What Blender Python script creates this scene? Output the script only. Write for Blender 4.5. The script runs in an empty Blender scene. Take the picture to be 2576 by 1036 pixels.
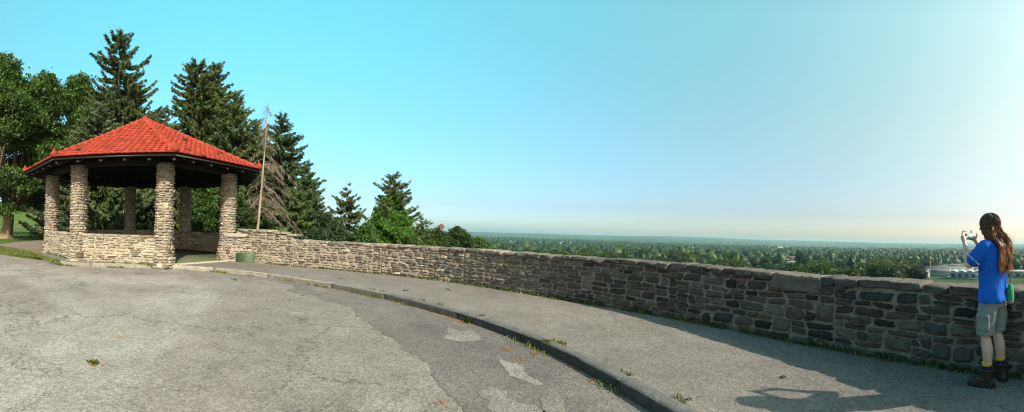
import bpy, math, random
import numpy as np
from mathutils import Vector, Matrix, noise
from mathutils.geometry import tessellate_polygon

R_ = math.radians
scene = bpy.context.scene
COL = scene.collection
PI = math.pi

# ---------------------------------------------------------------- view geometry
FPX, HROW, ROLL, PITCH, EYE = 900.0, 584.3, 0.035, 0.005, 1.45
_c, _s, _cp, _sp = math.cos(ROLL), math.sin(ROLL), math.cos(PITCH), math.sin(PITCH)
RT = np.array([_c, 0, _s]); U0 = np.array([-_s, 0, _c])
FW = _cp*np.array([0, 1, 0]) + _sp*U0; UP = -_sp*np.array([0, 1, 0]) + _cp*U0

def ray(px, py):
    a = (px-1288)/FPX
    return RT*math.sin(a) + FW*math.cos(a) + UP*(HROW-py)/FPX

def at(px, py, z=0.0):
    r = ray(px, py); t = (z-EYE)/r[2]
    return np.array([r[0]*t, r[1]*t, z])

def atd(px, py, d):
    r = ray(px, py); t = d/math.hypot(r[0], r[1])
    return np.array([0, 0, EYE]) + r*t

def azxy(px, d):
    a = (px-1288)/FPX
    return np.array([math.sin(a)*d, math.cos(a)*d])

# ---------------------------------------------------------------- helpers
def sm(a, b, x):
    t = np.clip((np.asarray(x, float)-a)/(b-a), 0, 1)
    return t*t*(3-2*t)

class MB:
    """collects vertices, faces and a colour per vertex; build() links them as ONE mesh object"""
    def __init__(self):
        self.v = []; self.f = []; self.c = []; self.n = 0; self.m = []
    def add(self, v, f, col=(1, 1, 1), mi=0):
        v = np.asarray(v, float).reshape(-1, 3)
        self.v.append(v)
        c = np.asarray(col, float)
        if c.ndim == 1: c = np.tile(c[:3], (len(v), 1))
        self.c.append(c[:, :3])
        if isinstance(f, np.ndarray):
            self.f.append(f.astype(np.int64)+self.n); self.m.append(np.full(len(f), mi))
        else:
            by = {}
            for q in f: by.setdefault(len(q), []).append(q)
            for k, qs in by.items():
                self.f.append(np.array(qs, np.int64)+self.n); self.m.append(np.full(len(qs), mi))
        self.n += len(v)
    def mesh(self, name):
        me = bpy.data.meshes.new(name)
        V = np.concatenate(self.v); C = np.concatenate(self.c)
        lens = np.concatenate([np.full(len(f), f.shape[1]) for f in self.f])
        loops = np.concatenate([f.ravel() for f in self.f])
        me.vertices.add(len(V)); me.vertices.foreach_set('co', V.ravel())
        me.loops.add(len(loops)); me.loops.foreach_set('vertex_index', loops.astype(np.int32))
        me.polygons.add(len(lens))
        st = np.concatenate([[0], np.cumsum(lens)[:-1]])
        me.polygons.foreach_set('loop_start', st.astype(np.int32))
        me.polygons.foreach_set('loop_total', lens.astype(np.int32))
        me.polygons.foreach_set('material_index', np.concatenate(self.m).astype(np.int32))
        a = me.color_attributes.new('col', 'FLOAT_COLOR', 'POINT')
        a.data.foreach_set('color', np.concatenate([C, np.ones((len(C), 1))], 1).ravel())
        me.update(calc_edges=True)
        return me
    def build(self, name, mat, parent=None, smooth=False, **kw):
        me = self.mesh(name)
        for m in (mat if isinstance(mat, (list, tuple)) else [mat]): me.materials.append(m)
        if smooth: me.polygons.foreach_set('use_smooth', np.ones(len(me.polygons), bool))
        o = bpy.data.objects.new(name, me); COL.objects.link(o)
        if parent is not None: o.parent = parent
        if kw: tag(o, **kw)
        return o

def tag(o, label=None, cat=None, group=None, kind=None):
    if label: o['label'] = label
    if cat: o['category'] = cat
    if group: o['group'] = group
    if kind: o['kind'] = kind
    return o

def empty(name, loc=(0, 0, 0), rz=0, **kw):
    o = bpy.data.objects.new(name, None); COL.objects.link(o)
    o.location = [float(q) for q in loc]; o.rotation_euler = (0, 0, rz); o.empty_display_size = .1
    if kw: tag(o, **kw)
    return o

def copy_tree(o, parent=None):
    c = o.copy(); COL.objects.link(c)
    if parent is not None: c.parent = parent
    for ch in list(o.children): copy_tree(ch, c)
    return c

def grid_faces(nu, nv, wrap=False):
    i = np.arange(nu if wrap else nu-1); j = np.arange(nv-1)
    I, J = np.meshgrid(i, j, indexing='ij'); I2 = (I+1) % nu
    return np.stack([I*nv+J, I2*nv+J, I2*nv+J+1, I*nv+J+1], -1).reshape(-1, 4)

def box(mb, c, h, rz=0, col=(1, 1, 1), mi=0, R=None):
    s = np.array([[-1,-1,-1],[1,-1,-1],[1,1,-1],[-1,1,-1],[-1,-1,1],[1,-1,1],[1,1,1],[-1,1,1]], float)*np.array(h)
    if R is None:
        ca, sa = math.cos(rz), math.sin(rz); R = np.array([[ca, -sa, 0], [sa, ca, 0], [0, 0, 1]])
    mb.add(s@np.asarray(R).T+np.array(c, float), [(0,3,2,1),(4,5,6,7),(0,1,5,4),(1,2,6,5),(2,3,7,6),(3,0,4,7)], col, mi)

def frame_of(t):
    t = t/np.linalg.norm(t); a = np.array([0, 0, 1.]) if abs(t[2]) < .9 else np.array([1., 0, 0])
    u = np.cross(a, t); u /= np.linalg.norm(u); return u, np.cross(t, u)

def tube(mb, pts, rad, n=8, col=(1, 1, 1), cap=True, mi=0, jit=None):
    pts = np.asarray(pts, float); k = len(pts); rad = np.broadcast_to(np.asarray(rad, float), (k,))
    tg = np.gradient(pts, axis=0); u, w = frame_of(tg[0]); V = []
    a = np.arange(n)*2*PI/n
    for i in range(k):
        t = tg[i]/(np.linalg.norm(tg[i])+1e-12)
        u = u-t*np.dot(u, t); u /= np.linalg.norm(u); w = np.cross(t, u)
        rr = rad[i]*(1 if jit is None else 1+jit[i])
        V.append(pts[i]+(np.cos(a)[:, None]*u+np.sin(a)[:, None]*w)*(rr if np.ndim(rr) == 0 else rr[:, None]))
    V = np.concatenate(V)
    i = np.arange(k-1); j = np.arange(n); I, J = np.meshgrid(i, j, indexing='ij'); J2 = (J+1) % n
    F = np.stack([I*n+J, I*n+J2, (I+1)*n+J2, (I+1)*n+J], -1).reshape(-1, 4)
    c = col
    if np.ndim(col) == 2: c = np.repeat(np.asarray(col), n, 0)
    mb.add(V, F, c, mi)
    if cap:
        b = mb.n-len(V)
        mb.f.append(np.array([list(range(n-1, -1, -1))])+b); mb.m.append(np.array([mi]))
        mb.f.append(np.array([list(range(n))])+b+(k-1)*n); mb.m.append(np.array([mi]))

def superbox(mb, c, h, e=4.0, n=8, R=None, col=(1, 1, 1), jit=.04, rng=None, mi=0, rough=0):
    """rounded, slightly irregular closed block (projected cube grid)"""
    g = np.linspace(-1, 1, n); V = []; F = []; off = 0
    for ax in range(3):
        for sg in (-1, 1):
            A, B = np.meshgrid(g, g, indexing='ij'); P = np.zeros((n, n, 3))
            P[..., ax] = sg; P[..., (ax+1) % 3] = A; P[..., (ax+2) % 3] = B
            V.append(P.reshape(-1, 3)); q = grid_faces(n, n)+off
            if sg < 0: q = q[:, ::-1]
            F.append(q); off += n*n
    V = np.concatenate(V); F = np.concatenate(F)
    V = V/((np.abs(V)**e).sum(1)**(1/e))[:, None]
    if rng is not None and jit > 0:
        for _ in range(4):
            k = rng.normal(size=3)*1.7; ph = rng.uniform(0, 6.28); d = rng.normal(size=3); d /= np.linalg.norm(d)
            V = V+np.sin(V@k+ph)[:, None]*d*jit
    if rough and rng is not None:
        key = np.round(V, 4); _, ix = np.unique(key, axis=0, return_inverse=True); V = V+(rng.normal(size=(ix.max()+1, 3))*rough)[ix.ravel()]*np.array([.4, .5, 1.6])
    V = V*np.array(h)
    if R is not None: V = V@np.asarray(R).T
    mb.add(V+np.array(c, float), F, col, mi)

def rotz(a):
    c, s = math.cos(a), math.sin(a); return np.array([[c, -s, 0], [s, c, 0], [0, 0, 1.]])

def smooth_path(P, it=3):
    P = np.asarray(P, float)
    for _ in range(it):
        Q = .75*P[:-1]+.25*P[1:]; S = .25*P[:-1]+.75*P[1:]
        P = np.concatenate([P[:1], np.stack([Q, S], 1).reshape(-1, P.shape[1]), P[-1:]])
    return P

class Path:
    """arc-length parametrised polyline in plan, n() points left of travel"""
    def __init__(self, P, it=3):
        self.P = smooth_path(P, it)[:, :2]; d = np.linalg.norm(np.diff(self.P, axis=0), axis=1)
        self.s = np.concatenate([[0], np.cumsum(d)]); self.L = self.s[-1]
        t = np.gradient(self.P, axis=0); self.T = t/np.linalg.norm(t, axis=1)[:, None]
    def p(self, s): return np.stack([np.interp(s, self.s, self.P[:, 0]), np.interp(s, self.s, self.P[:, 1])], -1)
    def t(self, s):
        t = np.stack([np.interp(s, self.s, self.T[:, 0]), np.interp(s, self.s, self.T[:, 1])], -1)
        return t/np.linalg.norm(t, axis=-1, keepdims=True)
    def n(self, s):
        t = self.t(s); return np.stack([-t[..., 1], t[..., 0]], -1)
    def near(self, q): return self.s[np.argmin(((self.P-np.asarray(q)[:2])**2).sum(1))]

def flat(name, pts, z, mat, skirt=0.0, **kw):
    pts = [np.array([p[0], p[1]]) for p in pts]
    tri = tessellate_polygon([[Vector((p[0], p[1], 0)) for p in pts]])
    mb = MB(); V = np.array([[p[0], p[1], z] for p in pts])
    F = []
    for t in tri:
        a, b, c = (V[i] for i in t)
        F.append(t if np.cross(b-a, c-a)[2] > 0 else t[::-1])
    mb.add(V, [tuple(t) for t in F])
    if skirt:
        n = len(V); W = V.copy(); W[:, 2] -= skirt
        mb.add(np.concatenate([V, W]), [(i, (i+1) % n, n+(i+1) % n, n+i) for i in range(n)])
    return mb.build(name, mat, **kw)

# ---------------------------------------------------------------- materials
def new_mat(name):
    m = bpy.data.materials.new(name); m.use_nodes = True
    nt = m.node_tree; b = nt.nodes['Principled BSDF']; return m, nt, b

def N(nt, typ, **kw):
    n = nt.nodes.new(typ)
    for k, v in kw.items():
        if k.startswith('i_'): n.inputs[k[2:].replace('_', ' ')].default_value = v
        else: setattr(n, k, v)
    return n

def ramp(nt, src, stops, interp='LINEAR'):
    r = nt.nodes.new('ShaderNodeValToRGB'); e = r.color_ramp.elements; r.color_ramp.interpolation = interp
    while len(e) > 1: e.remove(e[0])
    for i, (p, c) in enumerate(stops):
        q = e[0] if i == 0 else e.new(p)
        q.position = p; q.color = (*c, 1) if len(c) == 3 else c
    nt.links.new(src, r.inputs[0]); return r.outputs[0]

def mix(nt, fac, a, b, mode='MIX'):
    m = nt.nodes.new('ShaderNodeMix'); m.data_type = 'RGBA'; m.blend_type = mode
    for s, v in ((0, fac), (6, a), (7, b)):
        if hasattr(v, 'is_linked') or hasattr(v, 'links'): nt.links.new(v, m.inputs[s])
        elif s == 0: m.inputs[0].default_value = v
        else: m.inputs[s].default_value = (*v, 1) if len(v) == 3 else v
    return m.outputs[2]

def noise_n(nt, co, scale, detail=4, rough=.55, dist=0.0):
    n = nt.nodes.new('ShaderNodeTexNoise'); n.inputs['Scale'].default_value = scale
    n.inputs['Detail'].default_value = detail; n.inputs['Roughness'].default_value = rough
    n.inputs['Distortion'].default_value = dist; nt.links.new(co, n.inputs['Vector']); return n.outputs[0]

def bump(nt, b, h, strength, dist):
    k = nt.nodes.new('ShaderNodeBump'); k.inputs['Strength'].default_value = strength
    k.inputs['Distance'].default_value = dist; nt.links.new(h, k.inputs['Height'])
    nt.links.new(k.outputs[0], b.inputs['Normal']); return k

def objco(nt): return nt.nodes.new('ShaderNodeTexCoord').outputs['Object']

def attr_mat(name, rough=.85, nscale=12, amt=.35, bscale=40, bstr=.5, bdist=.01, spec=.3, stretch=None):
    """colour from the mesh's own per-piece colour, mottled by noise"""
    m, nt, b = new_mat(name); co = objco(nt)
    if stretch:
        mp = nt.nodes.new('ShaderNodeMapping'); mp.inputs['Scale'].default_value = stretch
        nt.links.new(co, mp.inputs[0]); co = mp.outputs[0]
    a = N(nt, 'ShaderNodeAttribute', attribute_name='col')
    n = noise_n(nt, co, nscale, 5, .65)
    k = ramp(nt, n, [(.25, (1-amt,)*3), (.75, (1+amt*.6,)*3)])
    c = mix(nt, 1.0, a.outputs['Color'], k, 'MULTIPLY')
    nt.links.new(c, b.inputs['Base Color']); b.inputs['Roughness'].default_value = rough
    b.inputs['Specular IOR Level'].default_value = spec
    if bstr: bump(nt, b, noise_n(nt, co, bscale, 6, .7), bstr, bdist)
    return m

def plain(name, col, rough=.7, spec=.3, metal=0, amt=.2, nscale=8, bscale=60, bstr=.15, bdist=.005):
    m, nt, b = new_mat(name); co = objco(nt)
    k = ramp(nt, noise_n(nt, co, nscale, 4, .6), [(.3, tuple(q*(1-amt) for q in col)), (.7, tuple(min(1, q*(1+amt)) for q in col))])
    nt.links.new(k, b.inputs['Base Color']); b.inputs['Roughness'].default_value = rough
    b.inputs['Specular IOR Level'].default_value = spec; b.inputs['Metallic'].default_value = metal
    if bstr: bump(nt, b, noise_n(nt, co, bscale, 4, .6), bstr, bdist)
    return m

def leaf_mat(name, trans=.3, rough=.5):
    m, nt, b = new_mat(name)
    a = N(nt, 'ShaderNodeAttribute', attribute_name='col')
    nt.links.new(a.outputs['Color'], b.inputs['Base Color']); b.inputs['Roughness'].default_value = rough
    b.inputs['Specular IOR Level'].default_value = .25
    t = nt.nodes.new('ShaderNodeBsdfTranslucent'); s = nt.nodes.new('ShaderNodeMixShader'); s.inputs[0].default_value = trans
    c2 = mix(nt, 1.0, a.outputs['Color'], (1.5, 1.35, .5), 'MULTIPLY'); nt.links.new(c2, t.inputs[0])
    nt.links.new(b.outputs[0], s.inputs[1]); nt.links.new(t.outputs[0], s.inputs[2])
    nt.links.new(s.outputs[0], nt.nodes['Material Output'].inputs['Surface']); return m
# ================================================================ camera, sun, sky
SUN_AZ, SUN_EL = R_(135), R_(36)
cam = bpy.data.cameras.new('camera'); camo = bpy.data.objects.new('camera', cam); COL.objects.link(camo); scene.camera = camo
cam.type = 'PANO'; cam.panorama_type = 'CENTRAL_CYLINDRICAL'
cam.central_cylindrical_range_u_min = -1288/FPX; cam.central_cylindrical_range_u_max = 1288/FPX
cam.central_cylindrical_range_v_min = (HROW-1036)/FPX; cam.central_cylindrical_range_v_max = HROW/FPX
cam.central_cylindrical_radius = 1
cam.clip_start = .05; cam.clip_end = 200000
camo.matrix_world = Matrix(((RT[0], UP[0], -FW[0], 0), (RT[1], UP[1], -FW[1], 0), (RT[2], UP[2], -FW[2], EYE), (0, 0, 0, 1)))

sd = np.array([math.sin(SUN_AZ)*math.cos(SUN_EL), math.cos(SUN_AZ)*math.cos(SUN_EL), math.sin(SUN_EL)])
sl = bpy.data.lights.new('sun', 'SUN'); sl.energy = 4.1; sl.angle = R_(.6); sl.color = (1, .89, .74)
so = bpy.data.objects.new('sun', sl); COL.objects.link(so); so.rotation_euler = Vector(sd).to_track_quat('Z', 'Y').to_euler()
so.location = Vector(sd)*50

world = bpy.data.worlds.new('World'); scene.world = world; world.use_nodes = True
SKY = dict(al=(.28, .35, .41), am=(.35, .63, .55), ah=(.41, 1.0, .73), az=(.45, .78, .62), bl=(.40, .352, .33), bm=(.64, .565, .37), bh=(.76, .76, .485))
nt = world.node_tree; bg = nt.nodes['Background']
sky = nt.nodes.new('ShaderNodeTexSky'); sky.sky_type = 'NISHITA'; sky.sun_disc = False
sky.sun_elevation = SUN_EL; sky.sun_rotation = SUN_AZ; sky.altitude = 200; sky.air_density = 1.0; sky.dust_density = 1.5; sky.ozone_density = 1.0
bg.inputs[1].default_value = .12
# the sky model graded by height and by bearing: cyan overhead away from the sun, creamy haze low down towards it
wc_ = nt.nodes.new('ShaderNodeTexCoord').outputs['Generated']; sep = nt.nodes.new('ShaderNodeSeparateXYZ'); nt.links.new(wc_, sep.inputs[0])
dt = nt.nodes.new('ShaderNodeVectorMath'); dt.operation = 'DOT_PRODUCT'; dt.inputs[1].default_value = (math.sin(SUN_AZ), math.cos(SUN_AZ), 0); nt.links.new(wc_, dt.inputs[0])
mrn = nt.nodes.new('ShaderNodeMapRange'); mrn.inputs[1].default_value = -.85; mrn.inputs[2].default_value = .50; nt.links.new(dt.outputs['Value'], mrn.inputs[0])
gA = ramp(nt, sep.outputs['Z'], [(0, tuple(1.35*q for q in SKY['al'])), (.02, tuple(1.2*q for q in SKY['al'])), (.08, SKY['al']), (.30, SKY['am']), (.54, SKY['ah']), (1, SKY['az'])])
gB = ramp(nt, sep.outputs['Z'], [(0, tuple(1.3*q for q in SKY['bl'])), (.02, tuple(1.15*q for q in SKY['bl'])), (.08, SKY['bl']), (.30, SKY['bm']), (.54, SKY['bh']), (1, SKY['az'])])
grade = mix(nt, mrn.outputs[0], gA, gB)
tint = mix(nt, 1.0, sky.outputs[0], grade, 'MULTIPLY'); dbl = nt.nodes.new('ShaderNodeVectorMath'); dbl.operation = 'SCALE'; dbl.inputs['Scale'].default_value = 2.0
nt.links.new(tint, dbl.inputs[0]); nt.links.new(dbl.outputs[0], bg.inputs[0])
scene.view_settings.view_transform = 'Standard'; scene.view_settings.look = 'None'
scene.view_settings.exposure = .95; scene.view_settings.gamma = 1
scene.cycles.use_denoising = True; scene.cycles.filter_width = 1.05
try: scene.cycles.denoiser = 'OPENIMAGEDENOISE'
except Exception: pass
scene.cycles.max_bounces = 6; scene.cycles.diffuse_bounces = 3; scene.cycles.transparent_max_bounces = 8
scene.cycles.volume_bounces = 1; scene.cycles.use_adaptive_sampling = False

# ================================================================ terrain
def drop(d):
    return np.interp(d, [0, 12, 15, 25, 45, 80, 150, 280, 420, 600, 900, 3000, 7000, 11000, 14000, 18000, 40000],
                     [-.3, -.3, -1.2, -4, -10, -15, -20, -25.5, -30, -37, -43, -52, -40, 0, 18, -30, -150])
def lawnz(x, y):
    d = np.hypot(x, y)
    return np.interp(d, [0, 85, 105, 150, 200, 300, 900, 40000], [-.03, -.03, .3, 3.0, 6.3, 9.5, 12, 12])
def terrain_z(x, y):
    x = np.asarray(x, float); y = np.asarray(y, float); d = np.hypot(x, y); az = np.degrees(np.arctan2(x, y))
    az2 = np.where(az < -170, az+360, az)
    w = sm(-52, -22, az2)*(1-sm(120, 150, az2))
    z = drop(d)*w+(lawnz(x, y)-.3)*(1-w)
    hx = np.interp(az, [-25, -8, 10, 25, 33, 45, 60, 75, 90], [-10, -10, 50, 110, 110, 60, 20, -10, -10])
    far = sm(4000, 13500, d)*(1-sm(15000, 22000, d))*hx*.7*w
    und = np.zeros_like(d)
    for k, (fx, fy, ph) in enumerate([(.0004, .0007, 1), (.0011, -.0006, 2.2), (.0018, .0023, .4), (.004, .003, 3)]):
        und += np.sin(x*fx+y*fy+ph)*(9, 7, 4, 2)[k]
    return z+far+und*sm(1500, 5000, d)*w

def build_terrain():
    az = np.radians(np.linspace(-180, 180, 361))[:-1]
    rr = np.concatenate([[.5, 4, 8, 11], np.geomspace(13, 40000, 110)])
    A, D = np.meshgrid(az, rr, indexing='ij'); X = np.sin(A)*D; Y = np.cos(A)*D
    Z = terrain_z(X, Y)
    Z += sm(2300, 3200, D)*(7+np.sin(X*.03+np.sin(Y*.011)*3)*2.0*np.sin(Y*.027+X*.004)+np.random.default_rng(5).normal(size=D.shape)*1.5)*(1-sm(9000, 15000, D))
    mb = MB(); F = grid_faces(360, len(rr), wrap=True)
    V = np.stack([X, Y, Z], -1).reshape(-1, 3)
    mb.add(V, F)
    c = len(V); mb.add([[0, 0, -.3]], np.zeros((0, 3)))
    n = len(rr); mb.f.append(np.array([[i*n, c, ((i+1) % 360)*n] for i in range(360)])); mb.m.append(np.zeros(360))
    m, nt, b = new_mat('valley_ground'); co = objco(nt)
    mp_ = nt.nodes.new('ShaderNodeMapping'); mp_.inputs['Rotation'].default_value = (0, 0, .5); mp_.inputs['Scale'].default_value = (1, 2.2, 1); nt.links.new(co, mp_.inputs[0]); n1 = noise_n(nt, mp_.outputs[0], .0016, 6, .65); n2 = noise_n(nt, co, .05, 4, .6)
    g = ramp(nt, n2, [(.3, (.022, .045, .014)), (.7, (.036, .066, .020))])
    fld = ramp(nt, n1, [(.56, (0, 0, 0)), (.60, (.75, .75, .75))])
    c1 = mix(nt, fld, g, (.16, .17, .075))
    nt.links.new(c1, b.inputs['Base Color']); b.inputs['Roughness'].default_value = .95; b.inputs['Specular IOR Level'].default_value = .1
    mb.build('terrain', m, smooth=True, kind='structure')
build_terrain()
ZR = -.13      # road level; pavement level is 0
# ================================================================ wall and kerb paths (plan)
WALLP = Path([(-10.1, 10.45), (-9.3, 10.5), (-7.74, 10.72), (-5.89, 10.98), (-4.23, 11.0), (-2.48, 10.62), (-.95, 9.85), (.35, 8.92), (1.39, 7.95),
              (2.24, 7.02), (2.87, 6.12), (3.33, 5.2), (3.64, 4.3), (3.86, 3.43), (3.98, 2.69), (4.04, 2.02), (4.04, 1.38), (3.98, .75), (3.88, 0), (3.7, -.9), (3.4, -1.9), (2.95, -2.9), (2.3, -3.9)], 3)
KERBP = Path([(-14.15, 3.67), (-13.0, 3.68), (-12.1, 3.84), (-11.55, 4.35), (-11.15, 5.2), (-10.75, 6.05), (-10.25, 6.95), (-9.5, 7.6), (-8.45, 8.1), (-7.1, 8.35), (-5.7, 8.36), (-4.2, 8.13), (-2.6, 7.55),
              (-1.47, 6.85), (-.5, 6.05), (.25, 5.2), (.75, 4.4), (1.12, 3.55), (1.4, 2.7), (1.6, 1.7), (1.65, .5), (1.5, -1), (1.1, -3)], 3)

def asphalt(name, lo, hi, crack=0.0, patch=None, seed=0.0, speck=1.0):
    m, nt, b = new_mat(name); co = objco(nt)
    mp = nt.nodes.new('ShaderNodeMapping'); mp.inputs['Location'].default_value = (seed, seed*.7, 0); nt.links.new(co, mp.inputs[0]); co = mp.outputs[0]
    big = noise_n(nt, co, .35, 5, .6, .6); mid = noise_n(nt, co, 2.2, 5, .65); fine = noise_n(nt, co, 75, 3, .75)
    lo = (lo[0]*1.01, lo[1]*.965, lo[2]*.975); hi = (hi[0]*1.01, hi[1]*.965, hi[2]*.975)
    c = ramp(nt, big, [(.3, lo), (.72, hi)])
    if patch: c = mix(nt, ramp(nt, noise_n(nt, co, .22, 4, .6, 1.0), [(.50, (0,)*3), (.62, (.7,)*3)]), c, patch)
    c = mix(nt, 1.0, c, ramp(nt, mid, [(.3, (.84,)*3), (.7, (1.12,)*3)]), 'MULTIPLY')
    c = mix(nt, 1.0, c, ramp(nt, fine, [(.3, (1-.36*speck,)*3), (.5, (1,)*3), (.72, (1+.42*speck,)*3)]), 'MULTIPLY')
    v = nt.nodes.new('ShaderNodeTexVoronoi'); v.inputs['Scale'].default_value = 38; nt.links.new(co, v.inputs['Vector'])
    c = mix(nt, 1.0, c, ramp(nt, v.outputs['Color'], [(.2, (.8,)*3), (.8, (1.2,)*3)]), 'MULTIPLY')
    h = mix(nt, .5, fine, v.outputs['Distance'])
    if crack:
        for sc, wd, w in ((.42, .010, .75), (1.15, .014, .45), (3.2, .022, .25)):
            wn = nt.nodes.new('ShaderNodeTexNoise'); wn.inputs['Scale'].default_value = 1.7; wn.inputs['Detail'].default_value = 6; wn.inputs['Roughness'].default_value = .7
            nt.links.new(co, wn.inputs['Vector'])
            ad = nt.nodes.new('ShaderNodeVectorMath'); ad.operation = 'MULTIPLY_ADD'; ad.inputs[1].default_value = (.8/sc**.5,)*3
            nt.links.new(wn.outputs['Color'], ad.inputs[0]); nt.links.new(co, ad.inputs[2])
            vc = nt.nodes.new('ShaderNodeTexVoronoi'); vc.feature = 'DISTANCE_TO_EDGE'; vc.inputs['Scale'].default_value = sc; nt.links.new(ad.outputs[0], vc.inputs['Vector'])
            br = ramp(nt, noise_n(nt, co, .8*sc+.3, 3, .6), [(.34, (0,)*3), (.54, (1,)*3)])
            k = ramp(nt, vc.outputs['Distance'], [(0, (1,)*3), (wd*.4, (.8,)*3), (wd, (0,)*3)])
            k = mix(nt, 1.0, k, br, 'MULTIPLY'); sk = mix(nt, 1.0, k, (w*crack,)*3, 'MULTIPLY')
            c = mix(nt, sk, c, tuple(q*.28 for q in lo)); h = mix(nt, sk, h, (0, 0, 0))
    nt.links.new(c, b.inputs['Base Color']); b.inputs['Roughness'].default_value = .92; b.inputs['Specular IOR Level'].default_value = .25
    bump(nt, b, h, .7, .012)
    return m

M_road = asphalt('old_asphalt', (.158, .147, .127), (.24, .224, .195), 1.0, (.285, .268, .235))
M_new = asphalt('patch_asphalt', (.112, .105, .095), (.16, .15, .135), .35, None, 7, 1.1)
M_walk = asphalt('pavement_asphalt', (.135, .125, .11), (.19, .178, .158), .12, None, 13, .8)
M_pale = asphalt('worn_patch', (.14, .132, .118), (.225, .212, .19), .6, (.12, .112, .10), 21, 2.0)
M_path = asphalt('path_asphalt', (.15, .12, .10), (.21, .17, .145), .1, None, 31, .8)

kl = KERBP.p(np.linspace(0, KERBP.L, 140))
# road: camera side of the kerb
road = [*kl, (1.0, -12), (-5, -60), (-140, -60), (-90, -14), (-45, -2), at(-60, 626, ZR)[:2], at(0, 632, ZR)[:2], at(50, 638, ZR)[:2]]
flat('road', road, ZR, M_road, kind='structure')

def jag(P, amp, seed, step=.05):
    """roughen an outline, world units"""
    P = np.asarray(P, float)[:, :2]; out = []
    for i in range(len(P)-1):
        n = max(1, int(np.linalg.norm(P[i+1]-P[i])/step))
        for k in range(n): out.append(P[i]+(P[i+1]-P[i])*k/n)
    out.append(P[-1]); out = np.array(out); q = []
    for p in out:
        o = np.zeros(2)
        for sc, am in ((1.3, 1.0), (4.2, .65), (13, .4)):
            o += np.array([noise.noise(Vector((p[0]*sc, p[1]*sc, seed))), noise.noise(Vector((p[0]*sc, p[1]*sc, seed+9.1)))])*am
        q.append(p+o*amp)
    return np.array(q)

edge = [at(*p, ZR)[:2] for p in [(560, 690), (640, 698), (740, 718), (820, 757), (878, 772), (905, 800), (940, 826), (1005, 862), (1055, 900), (1078, 935), (1105, 970), (1140, 1010), (1165, 1036), (1200, 1120), (1290, 1500)]]
kk = KERBP.p(np.linspace(KERBP.near(edge[0]), KERBP.near((1.6, .3)), 60))
kk = kk-0*kk
band = list(jag(edge, .13, 3.3))+[kk[-1]]+list(kk[::-1])
flat('road_repair_strip', band, ZR+.006, M_new, skirt=.01, kind='structure')
def blob(name, pix, mat, z, seed, amp=.1):
    P = [at(*p, ZR)[:2] for p in pix]; P.append(P[0])
    flat(name, jag(P, amp*1.7, seed, .03)[:-1], z, mat, kind='structure')
blob('worn_road_patch', [(1118, 826), (1175, 830), (1208, 846), (1198, 862), (1160, 862), (1118, 852), (1135, 842)], M_pale, ZR+.010, 1.0)
blob('worn_road_patch', [(1262, 905), (1300, 912), (1338, 950), (1372, 968), (1345, 972), (1310, 950), (1275, 930)], M_pale, ZR+.010, 2.0, .07)
blob('worn_road_patch', [(1205, 988), (1245, 978), (1292, 984), (1318, 1018), (1345, 1024), (1352, 1045), (1290, 1060), (1228, 1045), (1232, 1010)], M_pale, ZR+.010, 5.0, .07)
blob('worn_road_patch', [(565, 905), (600, 902), (628, 912), (612, 925), (580, 925)], M_pale, ZR+.004, 6.0, .08)
blob('round_road_patch', [(1352, 1022), (1360, 990), (1380, 975), (1405, 980), (1420, 1010), (1416, 1050), (1370, 1060)], M_walk, ZR+.010, 8.0, .03)
blob('worn_road_patch', [(722, 728), (790, 722), (845, 735), (820, 742), (760, 740)], M_pale, ZR+.010, 11.0, .12)

# pavement
wc = WALLP.p(np.linspace(0, WALLP.L, 120))+WALLP.n(np.linspace(0, WALLP.L, 120))*.25
walk = [*kl[4:], (2.3, -4.2), *wc[::-1], (-10.2, 14), (-14, 14.6), (-19, 14), (-23.5, 11), at(135, 603.5)[:2], at(101, 603.6)[:2], at(66, 603.6)[:2], at(0, 611)[:2], at(-60, 612)[:2], at(-120, 610)[:2], at(-120, 618)[:2], at(-60, 617)[:2], at(0, 619)[:2], at(60, 630)[:2], at(85, 637)[:2]]
flat('pavement', walk, -.004, M_walk, kind='structure')
pth = [at(105, 606)[:2], at(101, 603.7)[:2], at(66, 603.7)[:2], at(0, 611.1)[:2], at(-60, 612.1)[:2], at(-60, 616.9)[:2], at(0, 618.8)[:2], at(60, 629.7)[:2], at(104, 641)[:2]]
flat('path', pth, .001, M_path, kind='structure')

# lawn beyond the path, rising to a bank
def build_lawn():
    az = np.radians(np.linspace(-160, -38, 123)); rr = np.concatenate([np.linspace(0, 1, 3), np.linspace(1.05, 8, 60)])
    inner = np.interp(np.degrees(az), [-160, -90, -82, -78, -75, -68, -62, -55, -38], [40, 34, 22, 25.5, 27, 26, 25, 24, 21])
    A, Q = np.meshgrid(az, rr, indexing='ij'); D = np.where(Q <= 1, inner[:, None]*(.985+.015*Q), inner[:, None]+(Q-1)*42)
    X, Y = np.sin(A)*D, np.cos(A)*D
    mb = MB(); mb.add(np.stack([X, Y, lawnz(X, Y)+.035], -1).reshape(-1, 3), grid_faces(len(az), len(rr)))
    m, nt, b = new_mat('mown_grass'); co = objco(nt)
    c = ramp(nt, noise_n(nt, co, .12, 5, .65, .5), [(.3, (.06, .095, .018)), (.55, (.085, .135, .024)), (.75, (.16, .155, .05))])
    c = mix(nt, 1.0, c, ramp(nt, noise_n(nt, co, 4, 4, .7), [(.3, (.75,)*3), (.7, (1.2,)*3)]), 'MULTIPLY')
    nt.links.new(c, b.inputs['Base Color']); b.inputs['Roughness'].default_value = .95; b.inputs['Specular IOR Level'].default_value = .1
    bump(nt, b, noise_n(nt, co, 14, 5, .8), 1.0, .12)
    mb.build('lawn', m, smooth=True, kind='structure'); return m
M_lawn = build_lawn()
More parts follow.
